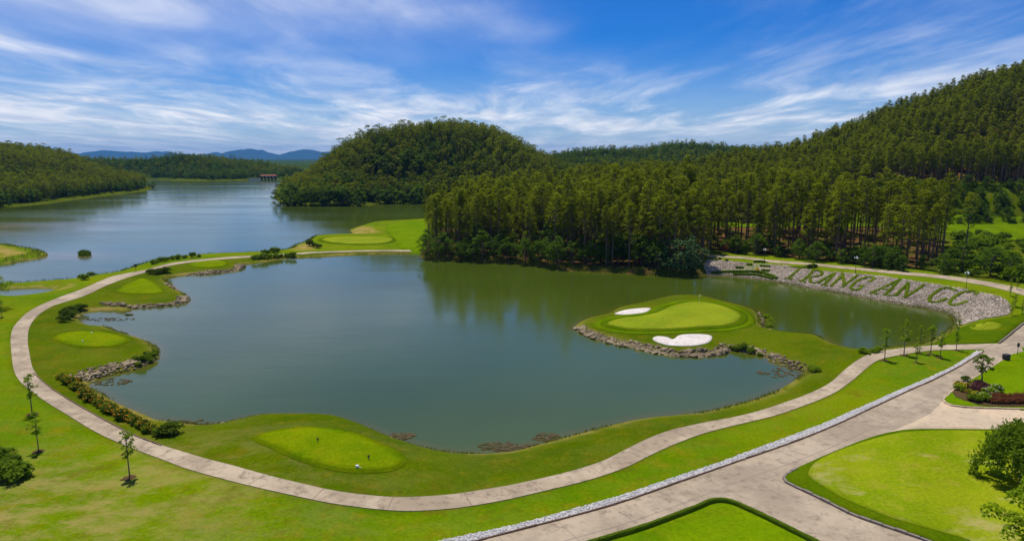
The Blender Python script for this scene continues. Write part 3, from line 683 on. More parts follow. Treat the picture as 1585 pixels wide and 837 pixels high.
tag(sheet('tee_lawn', smooth_poly(DL, 2), 0.05, M['collar'], cell=1.5), 'dark green lawn between the stone slope and the road', 'lawn')
tag(sheet('sand_bunker', BUNK_A, 0.06, M['sand'], cell=0.8, skirt=.1), 'white sand bunker with a notched rim beside the rock edge', 'bunker')
tag(sheet('sand_bunker', BUNK_B, 0.06, M['sand'], cell=0.8, skirt=.1), 'smaller white sand bunker on the far side of the peninsula', 'bunker')
MOW = flat([(600,350),(645,343),(660,343),(660,384),(620,384),(612,372),(600,362)], 1.3)
tag(sheet('mown_fairway', smooth_poly(MOW, 3), 0.12, M['lawn'], cell=2.5, skirt=.05), 'striped mown fairway leading from the far green into the pines', 'fairway')
FW = np.array([(70, 318), (70, 268), (110, 262), (150, 262), (163, 240), (200, 225), (300, 240), (320, 290), (300, 306), (200, 312), (140, 318)], float)
tag(sheet('forest_fairway', smooth_poly(FW, 3), 0.15, M['surround'], cell=3, skirt=.05), 'sunlit fairway in the clearing behind the front row of pines', 'fairway')

# ------------------------------------------------------------------ plants: shared meshes
def leaves_mesh(name, C, N, size, m, aspect=1.0, tint=None, droop=0.0):
    """one small quad for each leaf or spray: C centres, N facing directions, size per leaf"""
    n = len(C); N = N / (np.linalg.norm(N, axis=1)[:, None] + 1e-9)
    r = RNG.normal(size=(n, 3)); T = np.cross(N, r); T /= np.linalg.norm(T, axis=1)[:, None] + 1e-9; Bt = np.cross(N, T)
    size = np.asarray(size).reshape(-1, 1) * np.ones((n, 1)); a = T * size * 0.5 * aspect; b_ = Bt * size * 0.5
    J = RNG.uniform(.65, 1.25, (n, 4, 1))
    V = np.stack([-a, -b_ * 1, a, b_], 1) * J + C[:, None, :] + N[:, None, :] * RNG.uniform(-.12, .12, (n, 4, 1)) * size[:, None, :]
    F = np.arange(n * 4).reshape(n, 4)
    me = mesh_np(name, V.reshape(-1, 3), F, m)
    t = RNG.uniform(0, 1, n) if tint is None else tint
    attr(me, 'tint', np.repeat(np.clip(t, 0, 1), 4)); return me
def clump_points(centres, radii, per, up=0.35, flatz=0.75):
    C = []; N = []; T = []
    for c, r in zip(centres, radii):
        d = RNG.normal(size=(per, 3)); d /= np.linalg.norm(d, axis=1)[:, None]
        d[:, 2] = np.where(d[:, 2] < -0.35, -d[:, 2], d[:, 2])
        q = RNG.uniform(0.55, 1.0, (per, 1)) ** 0.6
        p = np.array(c) + d * q * r * np.array([1, 1, flatz])
        C.append(p); N.append(d + RNG.normal(size=(per, 3)) * 0.45 + np.array([0, 0, up * 1.9])); T.append(np.full(per, RNG.uniform(0, .6)) + RNG.uniform(0, .4, per))
    return np.concatenate(C), np.concatenate(N), np.concatenate(T)
def pine_parts(seed, h=20.0, crown0=0.48, rad=2.9, clumps=64, per=18, leaf=0.62, dome=False):
    rs = np.random.default_rng(seed); mb = MB()
    lean = rs.normal(size=2) * 0.35
    pts = [(lean[0] * t ** 2, lean[1] * t ** 2, h * t * 0.96 - 0.6 * (t == 0)) for t in np.linspace(0, 1, 7)]
    mb.tube(pts, [0.27, 0.24, 0.20, 0.17, 0.13, 0.08, 0.03], 6)
    cs = []; rr = []
    for i in range(clumps):
        t = crown0 + (1 - crown0) * (rs.uniform(0, 1) ** 0.85); u = (t - crown0) / (1 - crown0)
        R = rad * (0.35 + .72 * math.sin(math.pi * min(1, 0.16 + 0.84 * (1 - u) ** 0.75))) if dome else rad * (0.22 + .98 * (1 - u) ** .8 * min(1, .45 + u * 2.2))
        a = rs.uniform(0, 6.283); r = R * rs.uniform(0.35, 1.0); z = h * t + 0.12 * r
        c = (pts[-1][0] * t * t + math.cos(a) * r, pts[-1][1] * t * t + math.sin(a) * r, z); cs.append(c); rr.append(rs.uniform(.5, 1.05))
        if i % 2 == 0 and r > 0.6:
            b0 = Vector((lean[0] * t * t, lean[1] * t * t, z - 0.45 * r - 0.3)); mb.tube([b0, (b0 + Vector(c)) / 2 + Vector((0, 0, -.1)), Vector(c)], [0.06, 0.045, 0.02], 4, cap=False)
    for i in range(4):      # dead stubs on the bare stem
        a = rs.uniform(0, 6.28); z = h * rs.uniform(min(.3, crown0 * .6), crown0); mb.tube([(0, 0, z), (math.cos(a) * 1.1, math.sin(a) * 1.1, z + .25)], [0.04, 0.015], 4, cap=False)
    C, N, T = clump_points(cs, rr, per, 0.5, 0.62)
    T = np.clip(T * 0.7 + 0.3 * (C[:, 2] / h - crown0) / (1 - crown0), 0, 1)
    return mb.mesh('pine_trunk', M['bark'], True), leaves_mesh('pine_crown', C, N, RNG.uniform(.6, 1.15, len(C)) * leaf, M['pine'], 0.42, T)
def broad_parts(seed, h=8.0, rad=3.2, clumps=38, per=26, leaf=0.42, m='broad', low=0.12, trunk='bark', form=1.0):
    rs = np.random.default_rng(seed); mb = MB()
    zc = h * (low + 1) / 2; hz = h * (1 - low) / 2
    pts = [(0, 0, -0.5), (0.05 * h * rs.normal() * .3, 0, h * 0.25), (0.1 * rs.normal(), 0.1 * rs.normal(), h * 0.55), (0, 0, h * 0.85)]
    r0 = 0.022 * h + 0.02; mb.tube(pts, [r0, r0 * .8, r0 * .55, r0 * .15], 7)
    cs = []; rr = []
    for i in range(clumps):
        d = rs.normal(size=3); d /= np.linalg.norm(d); q = rs.uniform(.35, 1.0) ** 0.5
        wob = 1 + 0.28 * math.sin(3 * math.atan2(d[1], d[0]) + seed) * (1 - abs(d[2]))
        u = (d[2] * q + 1) / 2; taper = (1 - max(0, u - .45) * .75 * form)
        c = (d[0] * q * rad * wob * taper, d[1] * q * rad * wob * taper, zc + d[2] * q * hz * 0.93); cs.append(c); rr.append(rad * rs.uniform(.20, .36))
        if i % 3 == 0:
            b0 = Vector((0, 0, max(h * .12, c[2] * 0.6))); mb.tube([b0, (b0 + Vector(c)) / 2 + Vector((0, 0, .1)), Vector(c)], [r0 * .4, r0 * .25, r0 * .1], 4, cap=False)
    C, N, T = clump_points(cs, rr, per, 0.45, 0.8)
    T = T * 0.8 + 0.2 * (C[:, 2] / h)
    keep = C[:, 2] > 0.05
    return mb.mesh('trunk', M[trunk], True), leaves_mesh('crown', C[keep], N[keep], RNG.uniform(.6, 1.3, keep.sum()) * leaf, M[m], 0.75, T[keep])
def shrub_mesh(seed, rad=1.0, h=1.2, n=760, leaf=0.24, m='shrub', flower=None, fl=0.0):
    """leafy mound; lumps on a dome"""
    rs = np.random.default_rng(seed); k = 16; cs = []; rr = []
    for i in range(k):
        a = rs.uniform(0, 6.28); r = rad * math.sqrt(rs.uniform(0, 1)) * .72
        cs.append((math.cos(a) * r, math.sin(a) * r, h * (0.12 + 0.52 * (1 - (r / rad) ** 2) * rs.uniform(.5, 1.1)))); rr.append(rad * rs.uniform(.30, .46))
    C, N, T = clump_points(cs, rr, n // k, 0.4, min(1.2, h / rad * .9)); keep = C[:, 2] > 0.0
    return leaves_mesh('foliage', C[keep], N[keep], RNG.uniform(.6, 1.3, keep.sum()) * leaf, M[m], 0.6, T[keep])
def flowers_mesh(seed, rad, h, n, size, m):
    rs = np.random.default_rng(seed); a = rs.uniform(0, 6.28, n); r = rad * np.sqrt(rs.uniform(0, 1, n)) * 0.95
    C = np.stack([np.cos(a) * r, np.sin(a) * r, h * (1.02 - 0.45 * (r / rad) ** 2) * rs.uniform(.85, 1.1, n)], 1)
    return leaves_mesh('blossom', C, np.stack([C[:, 0], C[:, 1], np.ones(n) * rad], 1), size, M[m], 1.0)
def stems_mesh(seed, rad, h, n=7):
    rs = np.random.default_rng(seed); mb = MB()
    for i in range(n):
        a = rs.uniform(0, 6.28); mb.tube([(0, 0, -.15), (math.cos(a) * rad * .3, math.sin(a) * rad * .3, h * .35), (math.cos(a) * rad * .6, math.sin(a) * rad * .6, h * .7)], [0.035 * h + .01, .025 * h, .008], 4, cap=False)
    return mb.mesh('stems', M['bark'])
PINES = [pine_parts(100 + i, h=[20, 21, 19, 20.5, 18.5, 20, 17, 18.5][i], crown0=[.46, .52, .40, .55, .36, .48, .22, .28][i], rad=[3.0, 2.8, 3.2, 2.7, 3.1, 3.5, 3.4, 3.1][i], clumps=[66, 58, 74, 56, 80, 66, 92, 84][i]) for i in range(8)]
BROADS = [broad_parts(200 + i, 8.0, 3.3, 40, 30, 0.45, 'broad', .06) for i in range(4)]
BLUES = [broad_parts(230 + i, 6.0, 4.4, 52, 34, 0.48, 'blue', .0, form=.6) for i in range(2)]
SHRUBS = [(stems_mesh(300 + i, 1, 1.2), shrub_mesh(300 + i)) for i in range(4)]
BRIGHTS = [(stems_mesh(320 + i, 1, 1.2), shrub_mesh(320 + i, m='bright', leaf=.25)) for i in range(2)]
DARKS = [(stems_mesh(330 + i, 1, 1.2), shrub_mesh(330 + i, m='darkleaf', leaf=.24, n=800)) for i in range(2)]
def put(name, kit, partnames, loc, rz, sc, label, cat, group=None):
    r = empty(name, loc, rz, sc); tag(r, label, cat, group)
    for me, pn in zip(kit, partnames): link(pn, me, r)
    return r
def at(px): return hit([px])[0]
def place(px): p = at(px); return (p[0], p[1], H1(*p))

# ------------------------------------------------------------------ woods
def jitter_grid(x0, x1, y0, y1, s, j=0.42):
    gx, gy = np.meshgrid(np.arange(x0, x1, s), np.arange(y0, y1, s)); g = np.stack([gx.ravel(), gy.ravel()], 1)
    g[:, 0] += (np.round((g[:, 1] - y0) / s) % 2) * s * .5
    return g + RNG.uniform(-j * s, j * s, g.shape)
def SDp(p): return bil(SDG, p)
PATHL = resample(smooth_poly((UP + LO) / 2, 3, False), 2.0)
cand = jitter_grid(-45, 470, 180, 560, 4.3)
clear_fw = smooth_poly(FW, 3)
ok = inside(cand, FOREST) & (SDp(cand) > 5) & ~inside(cand, C_X) & (seg_dist(cand, PATHL, False) > 5.0)
ok &= ~((cand[:, 0] < -22) & (cand[:, 1] > 246) & (RNG.uniform(size=len(cand)) < .55))
ok &= ~((cand[:, 0] > 125) & (cand[:, 1] > 288) & (cand[:, 1] < 331))
ok &= ~((cand[:, 0] > 68) & (cand[:, 0] < 170) & (cand[:, 1] > 258) & (cand[:, 1] < 322))
ok &= ~((cand[:, 0] > 62) & (cand[:, 1] < 262) & (RNG.uniform(size=len(cand)) < .34))
cand = cand[ok]; cand = cand[~((cand[:, 1] > 430) & (H(cand) < 6))]
pz = H(cand); psc = np.clip(RNG.normal(1.0, .14, len(cand)), .62, 1.3) * np.where(cand[:, 1] > 320, .92, 1.0)
# which stems show: walk outwards and count free picture cells
def visible(P, z, hts, rad, W_=400, Hh=211):
    occ = np.zeros((Hh, W_), bool); d = np.hypot(P[:, 0], P[:, 1]); vis = np.zeros(len(P), int)
    for i in np.argsort(d):
        q = project([(P[i, 0], P[i, 1], z[i]), (P[i, 0], P[i, 1], z[i] + hts[i])]); k = W_ / 1585
        r = rad * FPX / q[0, 2]; x0, x1 = int((q[0, 0] - r) * k), int(math.ceil((q[0, 0] + r) * k)); y0, y1 = int(q[1, 1] * k), int(math.ceil((q[1, 1] * .45 + q[0, 1] * .55) * k))
        x0, x1, y0, y1 = max(0, x0), min(W_, x1), max(0, y0), min(Hh, y1)
        if x1 <= x0 or y1 <= y0: continue
        vis[i] = (~occ[y0:y1, x0:x1]).sum(); occ[y0:y1, x0:x1] = True
    return vis
vis = visible(cand, pz, 20 * psc, 2.3)
order = np.argsort(-vis); near = order[:300]; rest = order[300:]
for i in near:
    x, y = cand[i]; pxx = project([(x, y, pz[i])])[0]
    edge_ = -float(sdist(cand[i:i + 1], FOREST, 200)[0]); kk = random.choice((2, 4, 6, 7)) if edge_ < 9 else int(i % 6)
    if x > 110 and 325 < y < 362: kk = random.choice((1, 3, 0, 5))
    form = 'low branched pine' if kk in (6, 7) else ('pine with a deep crown' if kk in (2, 4) else 'bare stemmed pine')
    if psc[i] > 1.17: form = 'towering ' + form
    elif psc[i] < .84: form = 'short ' + form
    if y > 315: lb, g = form + ' on the hillside rising above the fairway clearing', 'pines on the hillside'
    elif x < 60: lb, g = form + (' at the outer edge of the shore wood' if edge_ < 9 else ' inside the shore wood'), 'pines of the shore wood'
    else: lb, g = form + (' at the forest path above the hedge letters' if edge_ < 9 else ' deep in the wood above the hedge letters'), 'pines of the wood above the lettering'
    put('pine_tree', PINES[kk], ('trunk', 'crown'), (x, y, pz[i] - .1), random.uniform(0, 6.28), psc[i], lb, 'pine tree', g)

def join_proto(name, kit):
    """one low mesh with trunk and crown, for woods too dense to count"""
    V = []; F = []; T = []; mi = []; b = 0; mats = []
    for k, me in enumerate(kit):
        n = len(me.vertices); co = np.zeros(n * 3, np.float32); me.vertices.foreach_get('co', co); V.append(co.reshape(-1, 3))
        F += [tuple(v + b for v in p.vertices) for p in me.polygons]; mi += [k] * len(me.polygons); mats.append(me.materials[0])
        t = np.zeros(n, np.float32)
        if 'tint' in me.attributes: me.attributes['tint'].data.foreach_get('value', t)
        T.append(t); b += n
    me = mesh_np(name, np.concatenate(V), F, mats); me.polygons.foreach_set('material_index', mi); attr(me, 'tint', np.concatenate(T)); return me
def proto_collection(name, kits):
    c = bpy.data.collections.new(name)
    for i, k in enumerate(kits): c.objects.link(bpy.data.objects.new(f'{name}_{i:02d}', join_proto(name, k)))
    return c
def wood(name, P, z, sc, coll, nk, label, cat='wood'):
    """one object that carries a tree at each of its points"""
    me = mesh_np(name, np.column_stack([P, z]), np.zeros((0, 3), int)) if False else bpy.data.meshes.new(name)
    me.from_pydata([(a, b_, c) for (a, b_), c in zip(P, z)], [], [])
    attr(me, 'tree_size', sc); attr(me, 'tree_turn', RNG.uniform(0, 6.28, len(P)))
    a = me.attributes.new('tree_kind', 'INT', 'POINT'); a.data.foreach_set('value', RNG.integers(0, nk, len(P)).astype(np.int32))
    o = link(name, me); tag(o, label, cat, kind='stuff')
    g = bpy.data.node_groups.new(name, 'GeometryNodeTree'); g.interface.new_socket('Geometry', in_out='INPUT', socket_type='NodeSocketGeometry'); g.interface.new_socket('Geometry', in_out='OUTPUT', socket_type='NodeSocketGeometry')
    N = g.nodes; gi = N.new('NodeGroupInput'); go = N.new('NodeGroupOutput'); ip = N.new('GeometryNodeInstanceOnPoints'); ci = N.new('GeometryNodeCollectionInfo')
    ci.inputs['Collection'].default_value = coll; ci.inputs['Separate Children'].default_value = True; ci.inputs['Reset Children'].default_value = True
    def na(nm, t='FLOAT'):
        q = N.new('GeometryNodeInputNamedAttribute'); q.data_type = t; q.inputs[0].default_value = nm; return [s for s in q.outputs if s.enabled][0]
    L = g.links; L.new(gi.outputs[0], ip.inputs['Points']); L.new(ci.outputs[0], ip.inputs['Instance']); ip.inputs['Pick Instance'].default_value = True
    L.new(na('tree_kind', 'INT'), ip.inputs['Instance Index']); L.new(na('tree_size'), ip.inputs['Scale'])
    cx_ = N.new('ShaderNodeCombineXYZ'); L.new(na('tree_turn'), cx_.inputs[2]); L.new(cx_.outputs[0], ip.inputs['Rotation']); L.new(ip.outputs[0], go.inputs[0])
    md = o.modifiers.new('trees', 'NODES'); md.node_group = g
    return o
K_PINE = proto_collection('pine_kit', PINES)
FARP = [pine_parts(150 + i, h=[13, 11.5, 15, 12][i], crown0=.28, rad=[2.4, 2.8, 2.1, 3.1][i], clumps=34, per=10, leaf=.95, dome=True) for i in range(4)]
FARB = [broad_parts(170 + i, 10.0, 4.2, 24, 16, 0.95, 'broad', .02) for i in range(3)]
K_FAR = proto_collection('hill_kit', FARP + FARB[:2] + FARP[:2]); K_MIX = proto_collection('mixed_kit', FARB + FARP[:1])
wood('pine_wood', cand[rest], pz[rest] - .1, psc[rest], K_PINE, 8, 'dense pine wood behind the front pines, climbing the right hill')
def hill_wood(name, x0, x1, y0, y1, s, cond, coll, nk, label, lo=.75, hi=1.2):
    c = jitter_grid(x0, x1, y0, y1, s); q = cond(c); c = c[q]; z = H(c)
    return wood(name, c, z - .3, RNG.uniform(lo, hi, len(c)), coll, nk, label)
hill_wood('hill_pines', -240, 70, 490, 760, 4.3, lambda c: (SDp(c) > 9) & (c[:, 0] < 30), K_FAR, 8, 'pine wood covering the rounded hill beyond the lake')
hill_wood('valley_wood', -60, 520, 440, 820, 6.5, lambda c: (SDp(c) > 8) & ((c[:, 0] > 10) | (c[:, 1] < 520)) & ((c[:, 1] > 560) | (c[:, 0] < 120)), K_MIX, 4, 'mixed green wood in the dip between the rounded hill and the pines', .7, 1.1)
hill_wood('lakeside_hill_wood', -720, -300, 430, 960, 4.8, lambda c: (SDp(c) > 7) & (c[:, 1] < 900), K_FAR, 8, 'pine wood on the long hill across the lake with a low shoreline')
hill_wood('far_shore_wood', -1000, -395, 1030, 1330, 7.5, lambda c: (SDp(c) > 14), K_MIX, 4, 'low dark wood on the far shore in front of the blue mountains', .9, 1.3)
hill_wood('far_ridge_wood', -130, 900, 850, 1120, 8.0, lambda c: (SDp(c) > 14), K_MIX, 4, 'hazy wooded ridge beyond the pines')

# broadleaf trees along the shores
def shore_trees(px_list, jit, sc, kits, label, group, name='shore_tree', back=0):
    for px in px_list:
        p = flat([px], 0.4)[0]; d = p / np.linalg.norm(p); p = p + d * (2.5 + back) + RNG.uniform(-jit, jit, 2)
        s = random.uniform(*sc); k = random.choice(kits)
        put(name, k, ('trunk', 'crown'), (p[0], p[1], H1(*p) - .15), random.uniform(0, 6.28), (s * random.uniform(.85, 1.15), s * random.uniform(.85, 1.15), s), label, 'tree', group)
fr = [(662,402),(678,403),(694,404),(708,405),(722,405),(737,405),(752,406),(768,406),(784,408),(798,409),(814,411),(832,413),(848,414),(863,417),(893,418),(906,418),(924,417),(940,416),(955,415),(970,416),(985,417),(1000,419),(1012,422)]
shore_trees(fr, 1.2, (.8, 1.35), BROADS, 'rounded broadleaf tree at the pond edge under the pines', 'broadleaf trees along the pond shore', back=2.2)
shore_trees([(x + 7, y - 4) for x, y in fr[::2]], 2, (1.0, 1.6), BROADS, 'rounded broadleaf tree at the pond edge under the pines', 'broadleaf trees along the pond shore', back=7)
p = flat([(1058, 428)], .3)[0]; put('spreading_bush', BLUES[0], ('trunk', 'crown'), (p[0], p[1] + 4, H1(p[0], p[1] + 4) - .2), .4, (1.5, 1.3, 1.7), 'big bluish green bush overhanging the pond beside the stone slope', 'bush')
p = flat([(1022, 425)], .3)[0]; put('shore_tree', BROADS[1], ('trunk', 'crown'), (p[0], p[1] + 4, H1(p[0], p[1] + 4) - .2), .4, (1.2, 1.2, 1.2), 'dark green tree pressed against the big bluish bush', 'tree')
hp = [(x, 319 - 9 * (x < 437) - (x > 560) * 3.5 - RNG.uniform(0, 1)) for x in np.arange(428, 660, 6.2)]
shore_trees(hp, 3, (1.0, 1.7), [broad_parts(260 + i, 9, 4.0, 28, 20, .8, 'broad', .02) for i in range(3)], 'broadleaf tree on the lake shore at the foot of the rounded hill', 'trees at the foot of the rounded hill', back=3)
shore_trees([(x + 3, y - 4) for x, y in hp[::1]], 5, (1.1, 1.8), FARB, 'broadleaf tree on the lake shore at the foot of the rounded hill', 'trees at the foot of the rounded hill', back=14)
# trees and bushes on the shore of the long hill
ls = [(x, 321 - x * 0.1245 - 1) for x in np.arange(-4, 236, 7)]
shore_trees(ls, 4, (.6, 1.3), FARB, 'round tree on the lake shore below the long hill', 'trees below the long hill', back=8)
shore_trees([(x, y) for x, y in ls[::2]], 3, (.35, .6), FARB, 'low bright bush at the water below the long hill', 'bushes below the long hill', name='lakeside_bush')
shore_trees([(x + 3, y) for x, y in ls[::2]], 3, (.3, .8), FARB, 'low bright bush at the water below the long hill', 'bushes below the long hill', name='lakeside_bush', back=2)
# trees under and in front of the wood above the lettering
for i in range(64):
    t = RNG.uniform(.02, .74); k = int(t * (len(PATHL) - 1)); d = np.array([-(PATHL[min(k + 1, len(PATHL) - 1)] - PATHL[k - 1])[1], (PATHL[min(k + 1, len(PATHL) - 1)] - PATHL[k - 1])[0]]); d /= np.linalg.norm(d); d *= np.sign(d[1])
    p = PATHL[k] + d * RNG.uniform(3.6, 15); s = RNG.uniform(.35, .85)
    put('understory_tree', BROADS[i % 4], ('trunk', 'crown'), (p[0], p[1], H1(*p) - .1), RNG.uniform(0, 6.28), s, 'dark young tree in the undergrowth along the forest path', 'tree', 'undergrowth trees along the forest path')
for px, s, k, lb in (((1487,424), 1.05, BROADS[0], 'round dense green tree behind the lamp post by the forest path'), ((1532,432), 1.0, BROADS[2], 'broad dark tree casting shade on the forest path'), ((1562,436), .8, BROADS[3], 'leafy tree past the broad dark tree by the forest path'), ((1590,440), .8, BROADS[1], 'leafy tree past the broad dark tree by the forest path')):
    p = flat([px], 4.1)[0]; p = p * 1.02; put('roadside_tree', k, ('trunk', 'crown'), (p[0], p[1], H1(*p) - .1), s, (s * 1.15, s * 1.15, s), lb, 'tree', 'leafy trees by the forest path')
for i in range(280):
    p = np.array([RNG.uniform(105, 225), RNG.uniform(165, 236)])
    if not inside(p[None], C_X)[0] or p[0] / p[1] < 0.66 or seg_dist(p[None], PATHL, False)[0] < 5 or (inside(p[None], clear_fw)[0] and p[1] > 222): continue
    s = RNG.uniform(1.2, 3.4); k = (SHRUBS + BRIGHTS)[i % 6]
    put('thicket_shrub', k, ('stems', 'foliage'), (p[0], p[1], H1(*p) - .05), RNG.uniform(0, 6.28), s, 'scrubby green shrub in the rough between the fairway and the forest path', 'shrub', 'shrubs in the rough')
for i in range(150):
    p = np.array([RNG.uniform(165, 275), RNG.uniform(304, 331)])
    s = RNG.uniform(.45, .9); put('hillfoot_tree', BROADS[i % 4], ('trunk', 'crown'), (p[0], p[1], H1(*p) - .1), RNG.uniform(0, 6.28), s, 'bushy tree at the foot of the steep hill behind the fairway', 'tree', 'bushy trees along the foot of the hill')
# lone pines standing in front of the fairway
for px in ((1437,402),(1449,402),(1457,400),(1493,398),(1425,405),(1404,406)):
    p = flat([px], 4.5)[0]; put('pine_tree', PINES[(px[0]) % 6], ('trunk', 'crown'), (p[0], p[1], H1(*p) - .1), px[0], random.uniform(.82, .98), 'slender pine standing before the sunlit fairway clearing', 'pine tree', 'pines before the clearing')

# ------------------------------------------------------------------ young trees on the lawns
def sapling_kit(seed, h, rad, low, n=420, m='shrub', leaf=.28):
    rs = np.random.default_rng(seed); mb = MB(); mb.tube([(0, 0, -.3), (.03, .02, h * .5), (rs.normal() * .1, rs.normal() * .1, h * .96)], [.075, .055, .02], 6)
    cs = []; rr = []
    for i in range(26):
        t = rs.uniform(low, 1); u = (t - low) / (1 - low); R = rad * (0.25 + .9 * math.sin(math.pi * (.12 + .83 * u))) ; a = rs.uniform(0, 6.28); r = R * rs.uniform(.2, 1)
        c = (math.cos(a) * r, math.sin(a) * r, h * t); cs.append(c); rr.append(rs.uniform(.18, .36)); mb.tube([(0, 0, h * t - .45 * r - .1), c], [.025, .01], 4, cap=False)
    C, N, T = clump_points(cs, rr, n // 26, .25, .95)
    ring = stump = MB(); return mb.mesh('trunk', M['barkpale'], True), leaves_mesh('crown', C, N, RNG.uniform(.6, 1.3, len(C)) * leaf, M[m], .6, T)
SAP = [sapling_kit(400 + i, 5.0, .72, .42, 800, 'bright', .2) for i in range(5)]
SAPT = [sapling_kit(420 + i, 6.0, .62, .30, 800, 'bright', .2) for i in range(3)]
def soil_ring():
    n = 18; V = [(0, 0, .10)]; rs = np.random.default_rng(5)
    for k in range(n): a = 6.283 * k / n; r = .75 * rs.uniform(.85, 1.15); V.append((math.cos(a) * r * .6, math.sin(a) * r * .6, .085 + rs.uniform(-.02, .02)))
    for k in range(n): a = 6.283 * k / n; r = .75 * rs.uniform(.8, 1.2); V.append((math.cos(a) * r, math.sin(a) * r, -.04))
    F = [(0, 1 + k, 1 + (k + 1) % n) for k in range(n)] + [(1 + k, 1 + n + k, 1 + n + (k + 1) % n, 1 + (k + 1) % n) for k in range(n)]
    return mesh_np('soil_ring', V, F, M['mulch'], True)
RING = soil_ring()
def sapling(px, top, label, kit, group=None, ring=True, base=5.0):
    p = place(px); q = project([p])[0]; hgt = (px[1] - top) * q[2] / FPX * 1.02; s = hgt / base
    r = put('young_tree', kit, ('trunk', 'crown'), p, random.uniform(0, 6), (max(s, .75), max(s, .75), s), label, 'young tree', group)
    if ring: link('soil_ring', RING, r)
    return r
sapling((50,641), 579, 'thin young tree on the lawn whose crown shows against the path', SAP[0])
sapling((60,698), 636, 'spindly young tree with loose leaves on the lawn below the hedge row', SAP[1])
sapling((201,739), 662, 'young tree with a tufted top standing alone near the path bend', SAP[2])
sapling((3,491), 464, 'small young tree at the lawn edge beside the pale path', SAP[3])
for (px, top), k in zip((((1369,558), 509), ((1399,550), 496), ((1418,561), 530), ((1440,548), 503), ((1455,554), 512), ((1480,542), 503), ((1423,547), 510)), range(7)):
    sapling(px, top, 'slim young tree on the lawn between the cart path and pebble strip', (SAP + SAPT)[k], 'young trees by the path junction')
for (px, top), k in zip((((1563,458), 433), ((1566,488), 465), ((1574,448), 432), ((1582,487), 464), ((1571,474), 455)), range(5)):
    sapling(px, top, 'tiny staked tree on the grass at the end of the stone slope', SAPT[k % 3], 'small trees at the slope end', ring=False, base=6.0)
kb = broad_parts(290, 7.5, 3.2, 34, 60, .30, 'bright', .34, 'barkpale', .5)
p = flat([(-6, 478)], 1.3)[0]; put('lawn_tree', kb, ('trunk', 'crown'), (p[0], p[1], H1(*p)), 1, 1.0, 'bright leafy tree at the lawn edge by the small pool', 'tree')

# weeping tree and leafy tree on the putting green edge
def weeping_kit(seed, h=6.2, rad=3.0):
    rs = np.random.default_rng(seed); mb = MB(); mb.tube([(0, 0, -.3), (.1, .05, 1.4), (0, .1, 3.0), (.1, 0, h * .85)], [.26, .21, .16, .05], 8)
    C = []; N = []; T = []
    for i in range(150):
        a = rs.uniform(0, 6.28); r = rad * math.sqrt(rs.uniform(.02, 1)) * (1 + .15 * math.sin(3 * a + 1)); ztop = h * (1 - .50 * (r / rad) ** 2.4) + rs.uniform(-.5, .35); Ls = rs.uniform(1.6, 3.2) * (.6 + .5 * r / rad)
        if i % 4 == 0: mb.tube([(0, 0, h * .45), (math.cos(a) * r * .5, math.sin(a) * r * .5, ztop * .85), (math.cos(a) * r, math.sin(a) * r, ztop)], [.06, .04, .015], 5, cap=False)
        m_ = 95; t = rs.uniform(0, 1, m_); sp = .14 + .22 * (1 - t)
        q = np.stack([math.cos(a) * r * (1 + .12 * t) + rs.normal(size=m_) * sp, math.sin(a) * r * (1 + .12 * t) + rs.normal(size=m_) * sp, ztop - Ls * t + .1], 1)
        C.append(q); N.append(np.stack([np.full(m_, math.cos(a)), np.full(m_, math.sin(a)), np.full(m_, .45)], 1) + rs.normal(size=(m_, 3)) * .5); T.append(np.clip(rs.uniform(0, .5) + rs.uniform(0, .5, m_) - .2 * t, 0, 1))
    C, N, T = map(np.concatenate, (C, N, T))
    return mb.mesh('trunk', M['bark'], True), leaves_mesh('crown', C, N, RNG.uniform(.22, .42, len(C)), M['shrub'], .5, T)
p = place((1568, 752)); put('weeping_tree', weeping_kit(5, 6.4, 3.3), ('trunk', 'crown'), (p[0] + .8, p[1], p[2]), .3, 1.05, 'dense weeping tree with drooping foliage shading the putting green', 'tree')
p = place((1590, 905)); k = broad_parts(292, 8.6, 3.3, 52, 190, .30, 'bright', .30, 'barkpale', .7)
put('leafy_tree', k, ('trunk', 'crown'), (p[0] + 1.2, p[1], p[2]), .8, (1.0, 1.0, 1.0), 'bright leafy tree with open branches in front of the weeping tree', 'tree')

# ------------------------------------------------------------------ shrubs, hedges and flowers
FLW = [flowers_mesh(500 + i, 1.0, 1.15, 26, .16, 'orange') for i in range(2)] + [flowers_mesh(503, 1.0, 1.15, 60, .2, 'yellow'), flowers_mesh(504, 1.0, 1.1, 26, .13, 'petalw')]
row = resample(smooth_poly(hit([(92,586),(108,594),(124,606),(140,618),(158,629),(176,640),(196,650),(216,659),(236,668)]), 4, False), 1.05)
for i, q in enumerate(row):
    q = q + RNG.uniform(-.25, .25, 2); s = RNG.uniform(.8, 1.15)
    r = put('flowering_shrub', DARKS[i % 2] if i % 3 else SHRUBS[i % 4], ('stems', 'foliage'), (q[0], q[1], H1(*q) - .05), RNG.uniform(0, 6), (s, s, s * RNG.uniform(.9, 1.2)), 'dark shrub with orange flowers in the hedge row between path and pond', 'shrub', 'flowering hedge row')
    link('blossom', FLW[i % 2], r)
def shrubs(pxs, kits, label, sc, group=None, name='shrub', fl=None):
    for i, px in enumerate(pxs):
        p = place(px); s = random.uniform(*sc); r = put(name, kits[i % len(kits)], ('stems', 'foliage'), (p[0], p[1], p[2] - .05), random.uniform(0, 6), (s, s, s * random.uniform(.85, 1.15)), label, 'shrub', group)
        if fl is not None: link('blossom', FLW[fl], r)
shrubs([(246,672)], SHRUBS, 'pale strap leaved plant at the end of the hedge row', (1.0, 1.1))
shrubs([(264,672)], DARKS, 'round dark shrub at the end of the hedge row by the water', (1.7, 1.8))
